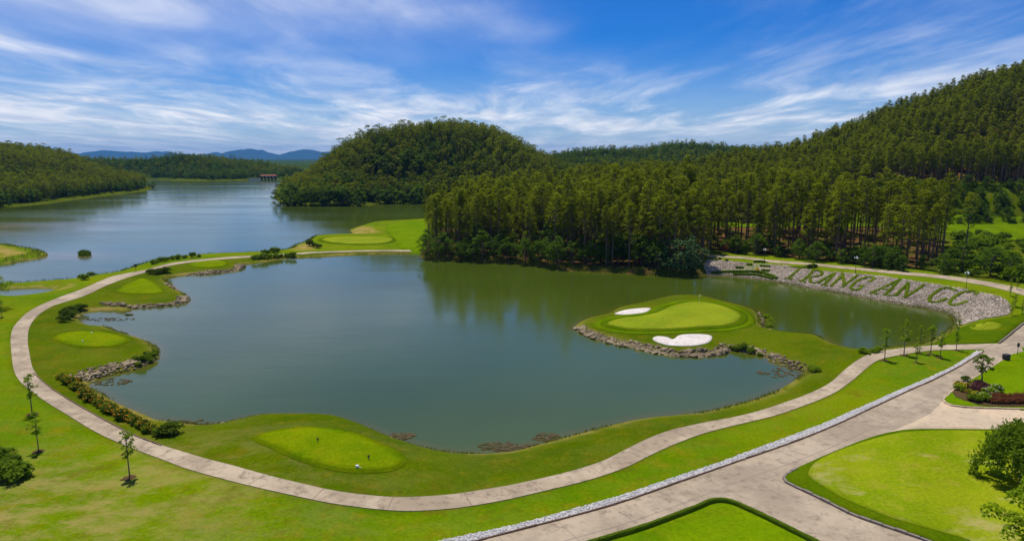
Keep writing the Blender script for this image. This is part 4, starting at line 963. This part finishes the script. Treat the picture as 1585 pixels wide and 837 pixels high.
shrubs([(98,498),(105,494),(112,490),(100,489),(109,484),(118,481),(125,479)], DARKS, 'dark shrub in the clump beside the inlet by the path', (1.2, 1.6), 'shrub clump by the inlet')
shrubs([(233,424),(241,424),(249,423),(257,422)], DARKS, 'dark shrub between the domed tee and the path', (1.4, 1.9), 'shrubs above the domed tee')
shrubs([(236,409),(243,407),(250,405),(258,404),(266,402),(275,401),(286,399.5),(298,398.5),(309,398)], SHRUBS, 'low shrub on the lake side of the causeway path', (1.0, 1.7), 'shrubs on the causeway lake side')
shrubs([(393,401),(400,400.5),(408,400),(417,399.5),(426,398.5),(435,398),(445,397.5),(454,397)], SHRUBS, 'low shrub on the pond side of the causeway path', (1.1, 1.7), 'shrubs on the causeway pond side')
shrubs([(409,392.5),(416,392),(424,391),(430,390.5)], SHRUBS, 'round shrub at the causeway by the sandy bank', (1.3, 1.8), 'shrubs by the sandy bank')
shrubs([(480,381),(487,383),(493,384),(478,377)], DARKS, 'dark scrub on the rocky tip of the far green point', (1.3, 2.0), 'scrub on the far green point')
shrubs([(125,431),(134,428),(141,427),(147,424),(130,433)], SHRUBS, 'tuft of rough growth on the lake edge of the path lawn', (1.0, 1.6), 'rough growth at the lake edge')
shrubs([(6,745),(22,742),(-10,735),(10,730),(28,735),(0,715),(-8,722),(15,722)], SHRUBS, 'low dark spreading bush in the patch at the lawn corner', (1.3, 1.9), 'dark bush patch at the lawn corner', 'spreading_bush')
shrubs([(1343,548),(1352,546),(1360,545),(1335,546)], BRIGHTS, 'leafy bush at the water edge by the path junction', (.6, 1.0), 'bushes at the inlet edge')
shrubs([(1193,500),(1190,508),(1186,494)], BRIGHTS, 'bright weedy bush on the back rocks of the peninsula', (.7, 1.1), 'weeds on the back rocks')
shrubs([(1131,540),(1150,541),(1162,545),(1138,543),(1176,552)], SHRUBS, 'weedy bush between the boulders of the small bay', (.6, 1.1), 'weeds in the small bay')
shrubs([(1257,572),(1261,575)], BRIGHTS, 'upright bright reed clump at the head of the small bay', (.9, 1.2), 'reed clumps of the small bay')
shrubs([(210,556),(218,560),(226,558),(236,554),(240,548),(228,551),(232,560),(215,566)], SHRUBS, 'weedy shrub on the rock point below the oval tee', (.6, 1.1), 'weeds on the rock point')
shrubs([(1260,413.5),(1254,414)], DARKS, 'low dark shrub beside the first hedge letters', (.8, 1.2), 'dark shrubs by the letters')
shrubs([(1114,401),(1125,404)], DARKS, 'small dark shrub at the top of the stone slope', (.6, .8), 'small shrubs on the slope top')
pc = place((1120, 394)); kr = broad_parts(295, 3.2, 1.7, 22, 26, .3, 'red', .25); put('crimson_shrub', kr, ('trunk', 'crown'), pc, 0, 1.0, 'crimson leaved shrub at the start of the forest path', 'shrub')

def hedge_run(name, P, w, h, m='hedge', parent=None, leaf=.16, dens=55, lift=0.0):
    """clipped hedge: a rounded body and a skin of leaves over it"""
    P = resample(np.asarray(P, float), .45); n = len(P); d = np.gradient(P, axis=0); d /= np.linalg.norm(d, axis=1)[:, None] + 1e-9; nn = rot90(d)
    z0 = H(P); prof = [(-.5, -.25), (-.5, .55), (-.36, .92), (0, 1.0), (.36, .92), (.5, .55), (.5, -.25)]; V = []; F = []; K = len(prof)
    for i in range(n):
        for a, b_ in prof:
            q = P[i] + nn[i] * a * w * random.uniform(.9, 1.1); V.append((q[0], q[1], z0[i] + lift + b_ * h * random.uniform(.92, 1.06)))
    for i in range(n - 1):
        for k in range(K - 1): F.append((i * K + k, i * K + k + 1, (i + 1) * K + k + 1, (i + 1) * K + k))
    F += [tuple(range(K)), tuple((n - 1) * K + k for k in range(K - 1, -1, -1))]
    root = link(name, mesh_np(name, V, F, M[m]), parent); attr(root.data, 'tint', RNG.uniform(0, .5, len(V)))
    L = np.linalg.norm(np.diff(P, axis=0), axis=1).sum(); cnt = int(L * dens); ti = RNG.uniform(0, n - 1.001, cnt); i0 = ti.astype(int); fr_ = (ti - i0)[:, None]
    c = P[i0] * (1 - fr_) + P[i0 + 1] * fr_; nb = nn[i0]; ang = RNG.uniform(0, math.pi, cnt); off = np.cos(ang) * .5 * w
    zz_ = z0[i0] + lift + h * np.clip(np.sin(ang) ** .6, .1, 1.0) * RNG.uniform(.85, 1.08, cnt)
    C = np.column_stack([c + nb * off[:, None], zz_]); N = np.column_stack([nb * np.cos(ang)[:, None], np.sin(ang)]) + RNG.normal(size=(cnt, 3)) * .35
    lf = leaves_mesh('leaves', C, N, RNG.uniform(.7, 1.3, cnt) * leaf, M[m], .7); link('leaves', lf, root)
    return root
# hedge lettering on the slope
def za(pts): return [(1200 + x / 9.906, 405 + y / 9.906) for x, y in pts]
def zb(pts): return [(1335 + x / 8.342, 420 + y / 8.342) for x, y in pts]
LET = [('T', za, [[(235,88),(380,92),(530,82)], [(390,105),(300,180),(215,258)], [(150,262),(275,278)]]),
 ('R', za, [[(585,145),(500,235),(415,305)], [(365,300),(470,322)], [(560,150),(650,140),(722,178),(690,222),(560,240)], [(535,245),(540,315),(620,338)]]),
 ('A', za, [[(915,185),(790,250),(650,335)], [(905,200),(830,280),(745,362)], [(705,300),(815,295)], [(708,366),(810,378)]]),
 ('N', za, [[(1010,235),(930,315),(850,385)], [(1030,190),(1045,280),(1060,360)], [(1265,215),(1150,305),(1025,402)]]),
 ('G', za, [[(1430,325),(1520,258),(1380,255),(1260,308),(1165,385),(1180,430),(1260,440),(1330,395)], [(1280,375),(1380,388)]]),
 ('A', zb, [[(490,110),(310,200),(120,285)], [(480,120),(395,210),(300,310)], [(255,242),(385,245)], [(95,287),(200,300)], [(262,308),(375,324)]]),
 ('N', zb, [[(590,165),(505,245),(415,328)], [(590,155),(578,240),(560,335)], [(790,185),(670,270),(535,352)]]),
 ('C', zb, [[(1210,262),(1120,220),(1010,240),(905,310),(858,370),(895,405),(980,400),(1080,360)]]),
 ('C', zb, [[(1462,312),(1480,272),(1380,265),(1270,290),(1165,360),(1125,420),(1180,445),(1270,425),(1350,395)]])]
WHICH = ['first, beside the hedge tree', 'after the T', 'between R and N of the longer word', 'before the G', 'ending the longer word', 'starting the two letter word', 'ending the two letter word', 'below the lamp post, nearer the letter N', 'last, nearest the slope end']
for (ch, fz, strokes), wh in zip(LET, WHICH):
    first = None
    for st in strokes:
        Pw = hit(fz(st)); Pw = smooth_poly(Pw, 5, False) if len(Pw) > 2 else Pw
        o = hedge_run('hedge_letter' if first is None else 'hedge_stroke', Pw, .8 if len(st) > 2 else .6, .42, 'hedge', first, .2, 50)
        if first is None: first = o
    tag(first, f'clipped hedge forming the letter {ch}, {wh}', 'hedge letter', 'hedge letters on the stone slope')
def zc(pts): return [(1090 + x / 12.19, 380 + y / 12.19) for x, y in pts]
emb = sheet('hedge_tree', smooth_poly(hit(zc([(150,525),(400,465),(600,455),(700,400),(850,340),(1000,300),(1150,310),(1190,370),(1150,430),(1230,490),(1330,560),(1370,620),(1250,610),(1000,545),(600,530)])), 2), .10, M['lawn'], cell=.8)
tag(emb, 'clipped hedge in the shape of a tiered tree on the stone slope', 'topiary')
for st in ([(930,320),(1040,315),(1145,330)], [(800,372),(905,378)], [(1050,400),(1240,408)], [(590,428),(740,435)], [(1080,482),(1240,492)], [(140,535),(400,512),(700,508),(1000,512),(1200,560),(1375,640)], [(545,555),(800,560),(1000,570),(1150,602),(1290,640)]):
    hedge_run('hedge_band', smooth_poly(hit(zc(st)), 5, False) if len(st) > 2 else hit(zc(st)), .9, .7, 'shrub', emb, .2, 50)
p = place((1172, 424)); ky = broad_parts(296, 1.9, .85, 14, 26, .25, 'yellow', .5); put('yellow_topiary', ky, ('trunk', 'crown'), p, 0, 1.0, 'small yellow flowering bush standing in the hedge tree', 'bush')
# low hedge round the lawn corner
HB = smooth_poly(hit([(870,858),(935,837.5),(995,819.5),(1040,803),(1079,788),(1096,780.5),(1110,777.5),(1125,778.3),(1139,782.5),(1156,790),(1180,801),(1254,838),(1300,861)]), 4, False)
tag(hedge_run('low_hedge', HB, .45, .42, 'shrub', None, .12, 120, .1), 'low clipped hedge curving around the lawn corner at the road', 'hedge')

# flower bed at the fork
tag(sheet('flower_bed', smooth_poly(hit([(1474,607),(1480,603),(1512,590),(1535,598),(1550,612),(1600,616),(1600,630),(1530,630),(1505,625),(1480,616)]), 2), .19, M['mulch'], cell=1), 'mulched flower bed at the lawn tip where the roads fork', 'flower bed')
FB = [((1484,600), DARKS[0], .55, 2, 'yellow flowered bush at the front of the flower bed'), ((1486,606), BRIGHTS[0], .6, None, 'bright green bush under the yellow flowered bush'), ((1497,602), DARKS[1], .5, 2, 'yellow flowered bush beside the maroon shrubs'),
      ((1500,612), SHRUBS[0], .55, 0, 'orange flowered low plant on the bank of the flower bed'), ((1512,616), SHRUBS[1], .55, 2, 'yellow flowered low plant above the bare mulch'), ((1508,622), SHRUBS[2], .7, None, 'leafy green mound above the kerb at the flower bed'),
      ((1521,621), BRIGHTS[1], .75, 3, 'white flowered mound at the kerb next to the red hedge'), ((1532,613), BRIGHTS[0], .75, 3, 'white flowered mound behind the red hedge'), ((1542,608), SHRUBS[3], .75, 3, 'white flowered mound at the lawn side of the bed'), ((1494,591), DARKS[0], .55, None, 'dark pointed shrub at the road edge of the bed')]
for px, k, s, f, lb in FB:
    p = place(px); r = put('bedding_plant', k, ('stems', 'foliage'), (p[0], p[1], p[2] + .15), random.uniform(0, 6), (s * 1.45, s * 1.45, s * 1.35), lb, 'plant')
    if f is not None: link('blossom', FLW[f], r)
MAR = [(stems_mesh(340, 1, 1.2), shrub_mesh(340 + i, m='maroon', n=420)) for i in range(2)]
for i, px in enumerate([(1510,603),(1517,606),(1523,603),(1513,597),(1528,607),(1505,607)]):
    p = place(px); put('maroon_shrub', MAR[i % 2], ('stems', 'foliage'), (p[0], p[1], p[2] + .15), i, random.uniform(.75, .95), 'dark maroon shrub in the middle of the flower bed', 'shrub', 'maroon shrubs of the flower bed')
RD = [(stems_mesh(350, 1, 1.2), shrub_mesh(350 + i, m='redleaf', n=480, leaf=.2)) for i in range(2)]
for i, x in enumerate(np.arange(1536, 1606, 7.5)):
    for y in (625, 618):
        p = place((x + (y == 618) * 3, y)); put('red_hedge_plant', RD[i % 2], ('stems', 'foliage'), (p[0], p[1], p[2] + .12), i + y, random.uniform(.72, .9), 'rusty red leaved plant in the hedge along the kerb', 'shrub', 'red hedge along the kerb')
p = place((1518, 598)); kf = broad_parts(470, 4.8, 1.35, 26, 44, .26, 'shrub', .42, 'bark', .4); put('palm_like_tree', kf, ('trunk', 'crown'), (p[0], p[1], p[2] + .1), .4, 1.0, 'small round headed tree rising from the flower bed', 'tree')

# ------------------------------------------------------------------ boulders
def boulder_mesh(seed):
    rs = random.Random(seed); bm = bmesh.new()
    for i in range(17):
        d = Vector((rs.gauss(0, 1), rs.gauss(0, 1), rs.gauss(0, 1))).normalized(); k = rs.uniform(.8, 1.1); bm.verts.new((d.x * 1.15 * k, d.y * k, d.z * .72 * k))
    r_ = bmesh.ops.convex_hull(bm, input=bm.verts); bmesh.ops.delete(bm, geom=[v for v in bm.verts if not v.link_faces], context='VERTS')
    bmesh.ops.bevel(bm, geom=list(bm.edges), offset=.05, segments=1, affect='EDGES')
    me = bpy.data.meshes.new('boulder'); bm.to_mesh(me); bm.free(); me.materials.append(M['rock']); return me
BOUL = [boulder_mesh(i) for i in range(8)]
def boulders(px, step, size, label, group, rows=1, spread=.5, inward=0.5):
    P = resample(smooth_poly(flat(px, .25), 4, False), step)
    for p in P:
        for r in range(rows):
            q = p + RNG.uniform(-spread, spread, 2); s = RNG.uniform(*size)
            # nearer the land for upper rows
            g = np.array([bil(SDG, [(q[0] + .5, q[1])])[0] - bil(SDG, [(q[0] - .5, q[1])])[0], bil(SDG, [(q[0], q[1] + .5)])[0] - bil(SDG, [(q[0], q[1] - .5)])[0]]); g /= np.linalg.norm(g) + 1e-6
            q = q + g * (inward + r * size[1] * 1.3); z = max(H1(*q), -.15)
            o = link('boulder', BOUL[int(RNG.integers(0, 8))]); o.location = (q[0], q[1], z + .18 * s); o.rotation_euler = (RNG.uniform(-.3, .3), RNG.uniform(-.3, .3), RNG.uniform(0, 6.28)); o.scale = (s * RNG.uniform(.8, 1.3), s * RNG.uniform(.8, 1.2), s * RNG.uniform(.75, 1.15))
            tag(o, label, 'boulder', group)
boulders([(891,507),(897,512),(905,516),(927,524),(960,533),(987,537),(1005,543),(1042,549),(1078,550),(1111,548),(1124,543)], .68, (.5, 1.0), 'rough tan boulder in the edging along the peninsula front', 'boulders edging the peninsula front', 1, .35, .35)
boulders([(905,515),(927,523),(960,532),(985,536),(1042,547),(1100,547)], .9, (.4, .75), 'rough tan boulder in the edging along the peninsula front', 'boulders edging the peninsula front', 1, .35, 1.1)
boulders([(1128,541),(1151,543),(1178,549),(1199,559),(1223,568),(1243,573)], 1.0, (.25, .8), 'pale boulder on the bank of the small bay', 'boulders of the small bay', 1, .5, 1.3)
boulders([(1175,484),(1181,494),(1183,506),(1190,511)], .8, (.25, .5), 'small pale rock on the back shore of the peninsula', 'rocks on the back of the peninsula', 1, .3, .2)
boulders([(158,475),(180,476),(209,476),(254,473),(288,467),(291,460)], .7, (.35, .8), 'whitish boulder in the long edging below the domed tee', 'boulders below the domed tee', 1, .4, .9)
boulders([(258,443),(270,447),(276,451)], 1.0, (.4, .7), 'boulder on the small point beside the domed tee', 'boulders on the small point', 1, .4, .4)
boulders([(291,426),(328,423),(360,420),(374,416),(381,410)], 1.0, (.35, .75), 'grey boulder in the bank below the causeway tee', 'boulders of the causeway bank', 1, .4, .7)
boulders([(300,425),(328,423),(358,420)], 1.4, (.4, .7), 'grey boulder in the bank below the causeway tee', 'boulders of the causeway bank', 1, .4, 1.8)
boulders([(140,588),(155,581),(180,575),(205,570),(222,565)], 1.1, (.35, .7), 'brown boulder on the weedy point below the oval tee', 'boulders of the weedy point', 2, .7, 1.0)
boulders([(345,655),(367,650),(391,645),(418,643)], 2.6, (.16, .32), 'small white rock on the pond side of the tee mound', 'white rocks by the tee mound', 1, .5, .2)
boulders([(535,653),(577,668),(611,682)], 2.2, (.16, .32), 'small white rock on the pond side of the tee mound', 'white rocks by the tee mound', 1, .4, .1)
def rubble(name, px, n, w, size, label):
    P = resample(smooth_poly(flat(px, .25), 4, False), .3); i = RNG.integers(0, len(P), n); q = P[i] + RNG.normal(size=(n, 2)) * .25
    g = np.column_stack([bil(SDG, q + [.5, 0]) - bil(SDG, q - [.5, 0]), bil(SDG, q + [0, .5]) - bil(SDG, q - [0, .5])]); g /= np.linalg.norm(g, axis=1)[:, None] + 1e-6
    q = q + g * RNG.uniform(-.1, w, (n, 1)); tag(link(name, stones_mesh(name, q, RNG.uniform(*size, n), M['rock'], .25, .0, (.5, 1.0))), label, 'stones', kind='stuff')
rubble('edging_stones', [(891,507),(897,512),(905,516),(927,524),(960,533),(987,537),(1005,543),(1042,549),(1078,550),(1111,548),(1124,543)], 900, 1.6, (.15, .38), 'smaller stones packed between the boulders of the peninsula front')
rubble('edging_stones', [(1128,541),(1151,543),(1178,549),(1199,559),(1223,568),(1243,573)], 350, 2.2, (.1, .32), 'smaller stones scattered on the bank of the small bay')
rubble('edging_stones', [(158,475),(180,476),(209,476),(254,473),(288,467),(291,460)], 600, 1.9, (.13, .34), 'smaller stones packed in the edging below the domed tee')
rubble('edging_stones', [(291,426),(328,423),(360,420),(374,416),(381,410)], 700, 2.4, (.15, .4), 'smaller stones packed in the causeway bank')
rubble('edging_stones', [(140,588),(155,581),(180,575),(205,570),(222,565),(240,555)], 500, 2.8, (.1, .32), 'smaller stones scattered on the weedy rock point')
o = link('boulder', BOUL[2]); p = flat([(200,487)], 0)[0]; o.location = (p[0], p[1], .1); o.scale = (1.0, .5, .45); tag(o, 'lone flat rock standing in the water of the left inlet', 'boulder')

# ------------------------------------------------------------------ lily pads and tall grass
def lily(px, n, rx, ry, label):
    c = flat([px], 0.0)[0]; a = RNG.uniform(0, 6.28, n); r = np.sqrt(RNG.uniform(0, 1, n)); P = np.column_stack([c[0] + np.cos(a) * r * rx, c[1] + np.sin(a) * r * ry]); P = P[SDp(P) < .2]; V = []; F = []; T = []
    for q in P:
        s = RNG.uniform(.14, .34); b = len(V); z = RNG.uniform(.02, .06); t = RNG.uniform(0, 1); k0 = RNG.uniform(0, 6.28)
        V.append((q[0], q[1], z)); V += [(q[0] + math.cos(k0 + k * .74) * s, q[1] + math.sin(k0 + k * .74) * s, z + RNG.uniform(0, .05)) for k in range(9)]; F += [(b, b + k, b + k + 1) for k in range(1, 9)]; T += [t] * 10
    me = mesh_np('lily_pads', V, F, M['lily']); attr(me, 'tint', T); tag(link('lily_pads', me), label, 'lily pads', kind='stuff')
lily((772,691), 70, 2.4, 1.3, 'floating reddish lily pads off the near shore'); lily((800,692), 50, 3, 1.2, 'thin drift of lily pads along the near shore'); lily((847,677), 60, 1.8, 1.3, 'small reddish lily patch past the near drift')
lily((622,675), 50, 1.7, 1.0, 'small reddish lily patch off the tee mound'); lily((300,656), 60, 4, 1.5, 'brownish water plants in the corner by the hedge row'); lily((165,591), 55, 4, 1.6, 'brownish water plants below the weedy rock point')
lily((1220,577), 70, 5, 2.6, 'brown water plants in the small bay'); lily((165,494), 60, 6, 1.6, 'reddish water plants in the left inlet')
def blades(name, pts, hmin, hmax, m, label, w=.09):
    n = len(pts); h = RNG.uniform(hmin, hmax, n); a = RNG.uniform(0, 6.28, n); z = np.maximum(H(pts), -.1) - .05; lean = RNG.normal(size=(n, 2)) * .28 * h[:, None]
    d = np.column_stack([np.cos(a), np.sin(a)]) * w * h[:, None] ** .3
    V = np.stack([np.column_stack([pts - d, z]), np.column_stack([pts + d, z]), np.column_stack([pts + lean * .5 + d * .6, z + h * .6]), np.column_stack([pts + lean, z + h])], 1).reshape(-1, 3)
    i = np.arange(n) * 4; F = np.stack([i, i + 1, i + 2, i + 3], 1); me = mesh_np(name, V, F, M[m]); attr(me, 'tint', np.repeat(RNG.uniform(0, 1, n), 4)); tag(link(name, me), label, 'grass', kind='stuff')
def along(poly, n, lo, hi, cond=None):
    P = np.concatenate([poly, poly[:1]]); s = np.linalg.norm(np.diff(P, axis=0), axis=1); c = np.concatenate([[0], np.cumsum(s)]); t = RNG.uniform(0, c[-1], n); q = np.column_stack([np.interp(t, c, P[:, 0]), np.interp(t, c, P[:, 1])])
    q = q + RNG.uniform(-hi, hi, (n, 2)); sd = SDp(q); k = (sd > lo) & (sd < hi)
    if cond is not None: k &= cond(q)
    return q[k]
pt = along(POND, 30000, -.25, 1.3, lambda q: vnoise(q[:, 0], q[:, 1], 7, 4) + RNG.uniform(-.1, .1, len(q)) > .45)
blades('shore_grass', pt, .18, .55, 'grass', 'rough grass fringe along the pond shore')
pt = along(POND, 42000, -.3, 4.5, lambda q: (q[:, 1] > 188) & (q[:, 0] > -30) & (q[:, 0] < 52)); blades('reed_fringe', pt, .4, 1.1, 'grass', 'yellow reed fringe on the shore below the pines', .12)
pt = along(POND, 30000, -.6, 1.4, lambda q: (q[:, 0] > 48) & (q[:, 1] > 128 + .0 * q[:, 0])); blades('slope_foot_grass', pt, .15, .5, 'grass', 'yellowish grass along the waterline of the stone slope', .1)
pt = along(LAKE, 60000, -.2, 2.5, lambda q: (q[:, 1] < 300) & (q[:, 0] < 20)); blades('lake_edge_grass', pt, .3, 1.0, 'reed', 'rough grass along the lake side of the causeway', .1)
pt = along(SPIT, 6000, 0, 6); blades('spit_grass', pt, .4, 1.0, 'grass', 'tall grass on the low spit in the lake', .12)
pt = scatter(ISLET, 700); blades('islet_grass', pt, .6, 1.4, 'reed', 'reeds covering the tiny islet in the lake', .12)

# ------------------------------------------------------------------ furniture
def lamp(px, top, label):
    p = place(px); q = project([p])[0]; h = (px[1] - top) * q[2] / FPX; r = empty('lamp_post', p, .4); tag(r, label, 'lamp post', 'lamp posts along the slope')
    mb = MB(); mb.tube([(0, 0, -.2), (0, 0, .12)], .16, 10); mb.tube([(0, 0, .1), (0, 0, .6)], [.10, .07], 8); mb.tube([(0, 0, .6), (0, 0, h - .7)], [.055, .04], 8); link('post', mb.mesh('post', M['dark'], True), r)
    for k in range(3):
        a = k * 2.094; mb = MB(); mb.tube([(0, 0, h - .95), (math.cos(a) * .25, math.sin(a) * .25, h - .95), (math.cos(a) * .42, math.sin(a) * .42, h - .72)], .03, 6); arm = link('arm', mb.mesh('arm', M['dark'], True), r)
        mb = MB(); mb.ball((math.cos(a) * .42, math.sin(a) * .42, h - .5), .17, 12, 8); link('globe', mb.mesh('globe', M['white'], True), arm)
    mb = MB(); mb.tube([(0, 0, h - .75), (0, 0, h - .45)], .04, 6, cap=False); mb.ball((0, 0, h - .22), .17, 12, 8); link('globe', mb.mesh('globe', M['white'], True), r)
lamp((1183,404), 384, 'globe lamp post beside the hedge tree at the forest path'); lamp((1324,422), 396, 'globe lamp post above the hedge letter G'); lamp((1495,448), 419, 'globe lamp post above the last two hedge letters')
# flag on the green
p = place((1082,470)); r = empty('flagstick', p); tag(r, 'pale flagstick with a yellow flag on the peninsula green', 'flag'); mb = MB(); mb.tube([(0, 0, -.3), (0, 0, 2.2)], [.03, .022], 7); mb.ball((0, 0, 2.22), .04, 8, 5); link('pole', mb.mesh('pole', M['white'], True), r)
V = []; F = []
for i in range(7):
    for j in range(2):
        for sgn in (0, 1): V.append((.02 + i * .08, .04 * math.sin(i * 1.1) + .012 * sgn, 2.15 - j * .38 - .015 * i))
for i in range(6):
    a = i * 4; F += [(a, a + 4, a + 6, a + 2), (a + 1, a + 3, a + 7, a + 5), (a, a + 1, a + 5, a + 4), (a + 2, a + 6, a + 7, a + 3)]
M['flag'] = m_plain('flag_cloth', (0.75, 0.62, 0.08), .8, .1); link('cloth', mesh_np('cloth', V, F, M['flag']), r)
def marker(px, m, label, s=1.0, group=None):
    p = place(px); mb = MB(); mb.tube([(0, 0, -.1), (0, 0, .28 * s)], [.05 * s, .05 * s], 8); mb.ball((0, 0, .40 * s), .17 * s, 10, 7, 1.1); o = link('tee_marker', mb.mesh('tee_marker', m, True)); o.location = (p[0], p[1], p[2] + .1); tag(o, label, 'tee marker', group)
M['brownp'] = m_plain('dark_wood', (0.06, 0.035, 0.03), .7, .3)
marker((492,684), M['brownp'], 'dark knob tee marker on the long tee, away from the white box', .75, 'dark tee markers'); marker((571,711), M['brownp'], 'dark knob tee marker on the long tee by its rounded end', .75, 'dark tee markers')
marker((142.5,517), M['white'], 'white tee marker at the back of the oval tee', .7); marker((128,530), M['white'], 'white tee marker at the front of the oval tee', .7)
p = place((553,724)); mb = MB(); mb.box((0, 0, .16), (.42, .32, .30)); mb.box((0, 0, .33), (.46, .36, .05)); mb.tube([(.2, 0, .1), (.75, -.25, .05)], .03, 6); o = link('sand_box', mb.mesh('sand_box', M['white'])); o.scale = (.65, .65, .65); o.location = (p[0], p[1], p[2] + .1); tag(o, 'small white box lying at the edge of the long tee', 'box')
# dark sign by the causeway path
p = place((210.5,420)); r = empty('path_sign', p, .2); tag(r, 'small black sign on a post beside the causeway path', 'sign'); mb = MB(); mb.tube([(0, 0, -.2), (0, 0, 2.0)], .05, 7); link('post', mb.mesh('post', M['dark'], True), r); mb = MB(); mb.box((0, -.06, 1.75), (.75, .06, .85)); link('panel', mb.mesh('panel', M['dark']), r)
# black box and post lamp on the island lawn
p = place((1557,558)); mb = MB(); mb.box((0, 0, .45), (1.0, .7, .8), .3); mb.box((0, 0, .89), (1.12, .82, .10), .3); o = link('black_bin', mb.mesh('black_bin', M['dark'])); o.location = (p[0], p[1], p[2] + .16); b_ = o.modifiers.new('b', 'BEVEL'); b_.width = .06; b_.segments = 2; tag(o, 'squat black box on the lawn corner by the road', 'bin')
p = place((1574.5,550)); r = empty('post_lantern', p, .2); tag(r, 'thin post with a dark lantern on the island lawn', 'lantern'); mb = MB(); mb.tube([(0, 0, -.2), (0, 0, 1.5)], [.05, .04], 7); link('post', mb.mesh('post', M['dark'], True), r); mb = MB(); mb.tube([(0, 0, 1.5), (0, 0, 1.6), (0, 0, 2.1), (0, 0, 2.25)], [.10, .17, .2, .05], 8); link('lantern', mb.mesh('lantern', M['dark']), r)
# red roofed sluice house on the far dam
pb = flat([(414, 279)], 0)[0]; ang = math.atan2(-pb[0], pb[1]); r = empty('sluice_house', (pb[0], pb[1] + 6, 0.0), 0, (.9, .9, .72)); tag(r, 'red roofed sluice bridge on pale piers at the far end of the lake', 'building')
mb = MB()
for k in range(5): mb.box((-12 + k * 6, 0, 2.2), (1.4, 5, 6.4))
link('piers', mb.mesh('piers', M['dark']), r)
mb = MB(); mb.box((0, 0, 5.9), (27, 6.4, 1.0)); link('deck', mb.mesh('deck', M['dark']), r)
for k in range(4): mb = MB(); mb.box((-9 + k * 6, -2.6, 7.4), (3.4, .5, 2.2)); link('wall_panel', mb.mesh('wall_panel', M['stucco']), r)
for k in range(5): mb = MB(); mb.box((-12 + k * 6, -2.6, 7.7), (.8, .6, 2.8)); link('column', mb.mesh('column', M['dark']), r)
mb = MB(); mb.box((0, 1.5, 7.7), (25, 3, 2.6)); link('back_wall', mb.mesh('back_wall', M['dark']), r)
V = [(-14.5, -4.2, 9.0), (14.5, -4.2, 9.0), (14.5, 4.2, 9.0), (-14.5, 4.2, 9.0), (-12, 0, 12.4), (12, 0, 12.4), (-14.5, -4.2, 8.7), (14.5, -4.2, 8.7), (14.5, 4.2, 8.7), (-14.5, 4.2, 8.7)]
link('roof', mesh_np('roof', V, [(0, 1, 5, 4), (2, 3, 4, 5), (1, 2, 5), (3, 0, 4), (6, 7, 1, 0), (7, 8, 2, 1), (8, 9, 3, 2), (9, 6, 0, 3), (9, 8, 7, 6)], M['roof']), r)
mb = MB(); mb.box((-24, 1, 1.6), (22, 3, 3.6)); link('dam_wall', mb.mesh('dam_wall', M['stucco']), r)

# ------------------------------------------------------------------ far mountains
def mountains(name, tab, y, depth, seed, jag):
    xs_ = np.arange(tab[0][0], tab[-1][0], 50.0); t = np.array(tab, float); ys_ = np.linspace(0, 1, 22); V = []; F = []
    hh = np.interp(xs_, t[:, 0], t[:, 1])
    for j, u in enumerate(ys_):
        pr_ = math.sin(math.pi * u) ** 0.9 if u < 1 else 0
        for i, x in enumerate(xs_):
            nz = sum((vnoise(np.array([x]), np.array([u * depth]), s_, seed)[0] - .5) * a for s_, a in ((820, .8), (380, .7), (180, .5)))
            V.append((x, y + u * depth, max(-5, hh[i] * pr_ * (1 + jag * nz) - 4)))
    n = len(xs_)
    for j in range(len(ys_) - 1):
        for i in range(n - 1): F.append((j * n + i, j * n + i + 1, (j + 1) * n + i + 1, (j + 1) * n + i))
    me = mesh_np(name, V, F, M['mount'], True); attr(me, 'tint', RNG.uniform(0, .3, len(V))); tag(link(name, me), kind='structure')
def mt(pts, d): return [((px - 792.5) / FPX * d, max(0, CAMH + (HORIZ - py) / FPX * d)) for px, py in pts]
mountains('mountains', mt([(60,246),(120,240),(158,236),(190,236.5),(215,238),(245,236.5),(268,236),(285,239),(320,240),(335,237),(350,240),(365,234),(380,231),(392,229.5),(408,232),(425,238),(440,240),(452,235),(470,233.5),(500,236),(560,240),(700,243)], 20000), 18600, 3200, 3, .5)
mountains('hills', mt([(700,246),(800,243),(860,239),(885,237.5),(905,239),(960,243),(1100,244)], 4500), 4200, 800, 6, .12)

# ------------------------------------------------------------------ air
hz = MB(); hz.box((0, 11700, 207), (39000, 24000, 430)); hme = bpy.data.meshes.new('haze'); hme.from_pydata(hz.v, [], hz.f)
hm = bpy.data.materials.new('haze_air'); hm.use_nodes = True; ht = hm.node_tree; ht.nodes.clear(); pv = ht.nodes.new('ShaderNodeVolumePrincipled'); ho = ht.nodes.new('ShaderNodeOutputMaterial'); ht.links.new(pv.outputs[0], ho.inputs['Volume'])
pv.inputs['Color'].default_value = (0.10, 0.42, 1.0, 1); pv.inputs['Density'].default_value = 0.000038; pv.inputs['Anisotropy'].default_value = 0.0
hme.materials.append(hm); tag(link('haze', hme), 'thin blue air between the viewer and the far mountains', 'haze', kind='stuff')
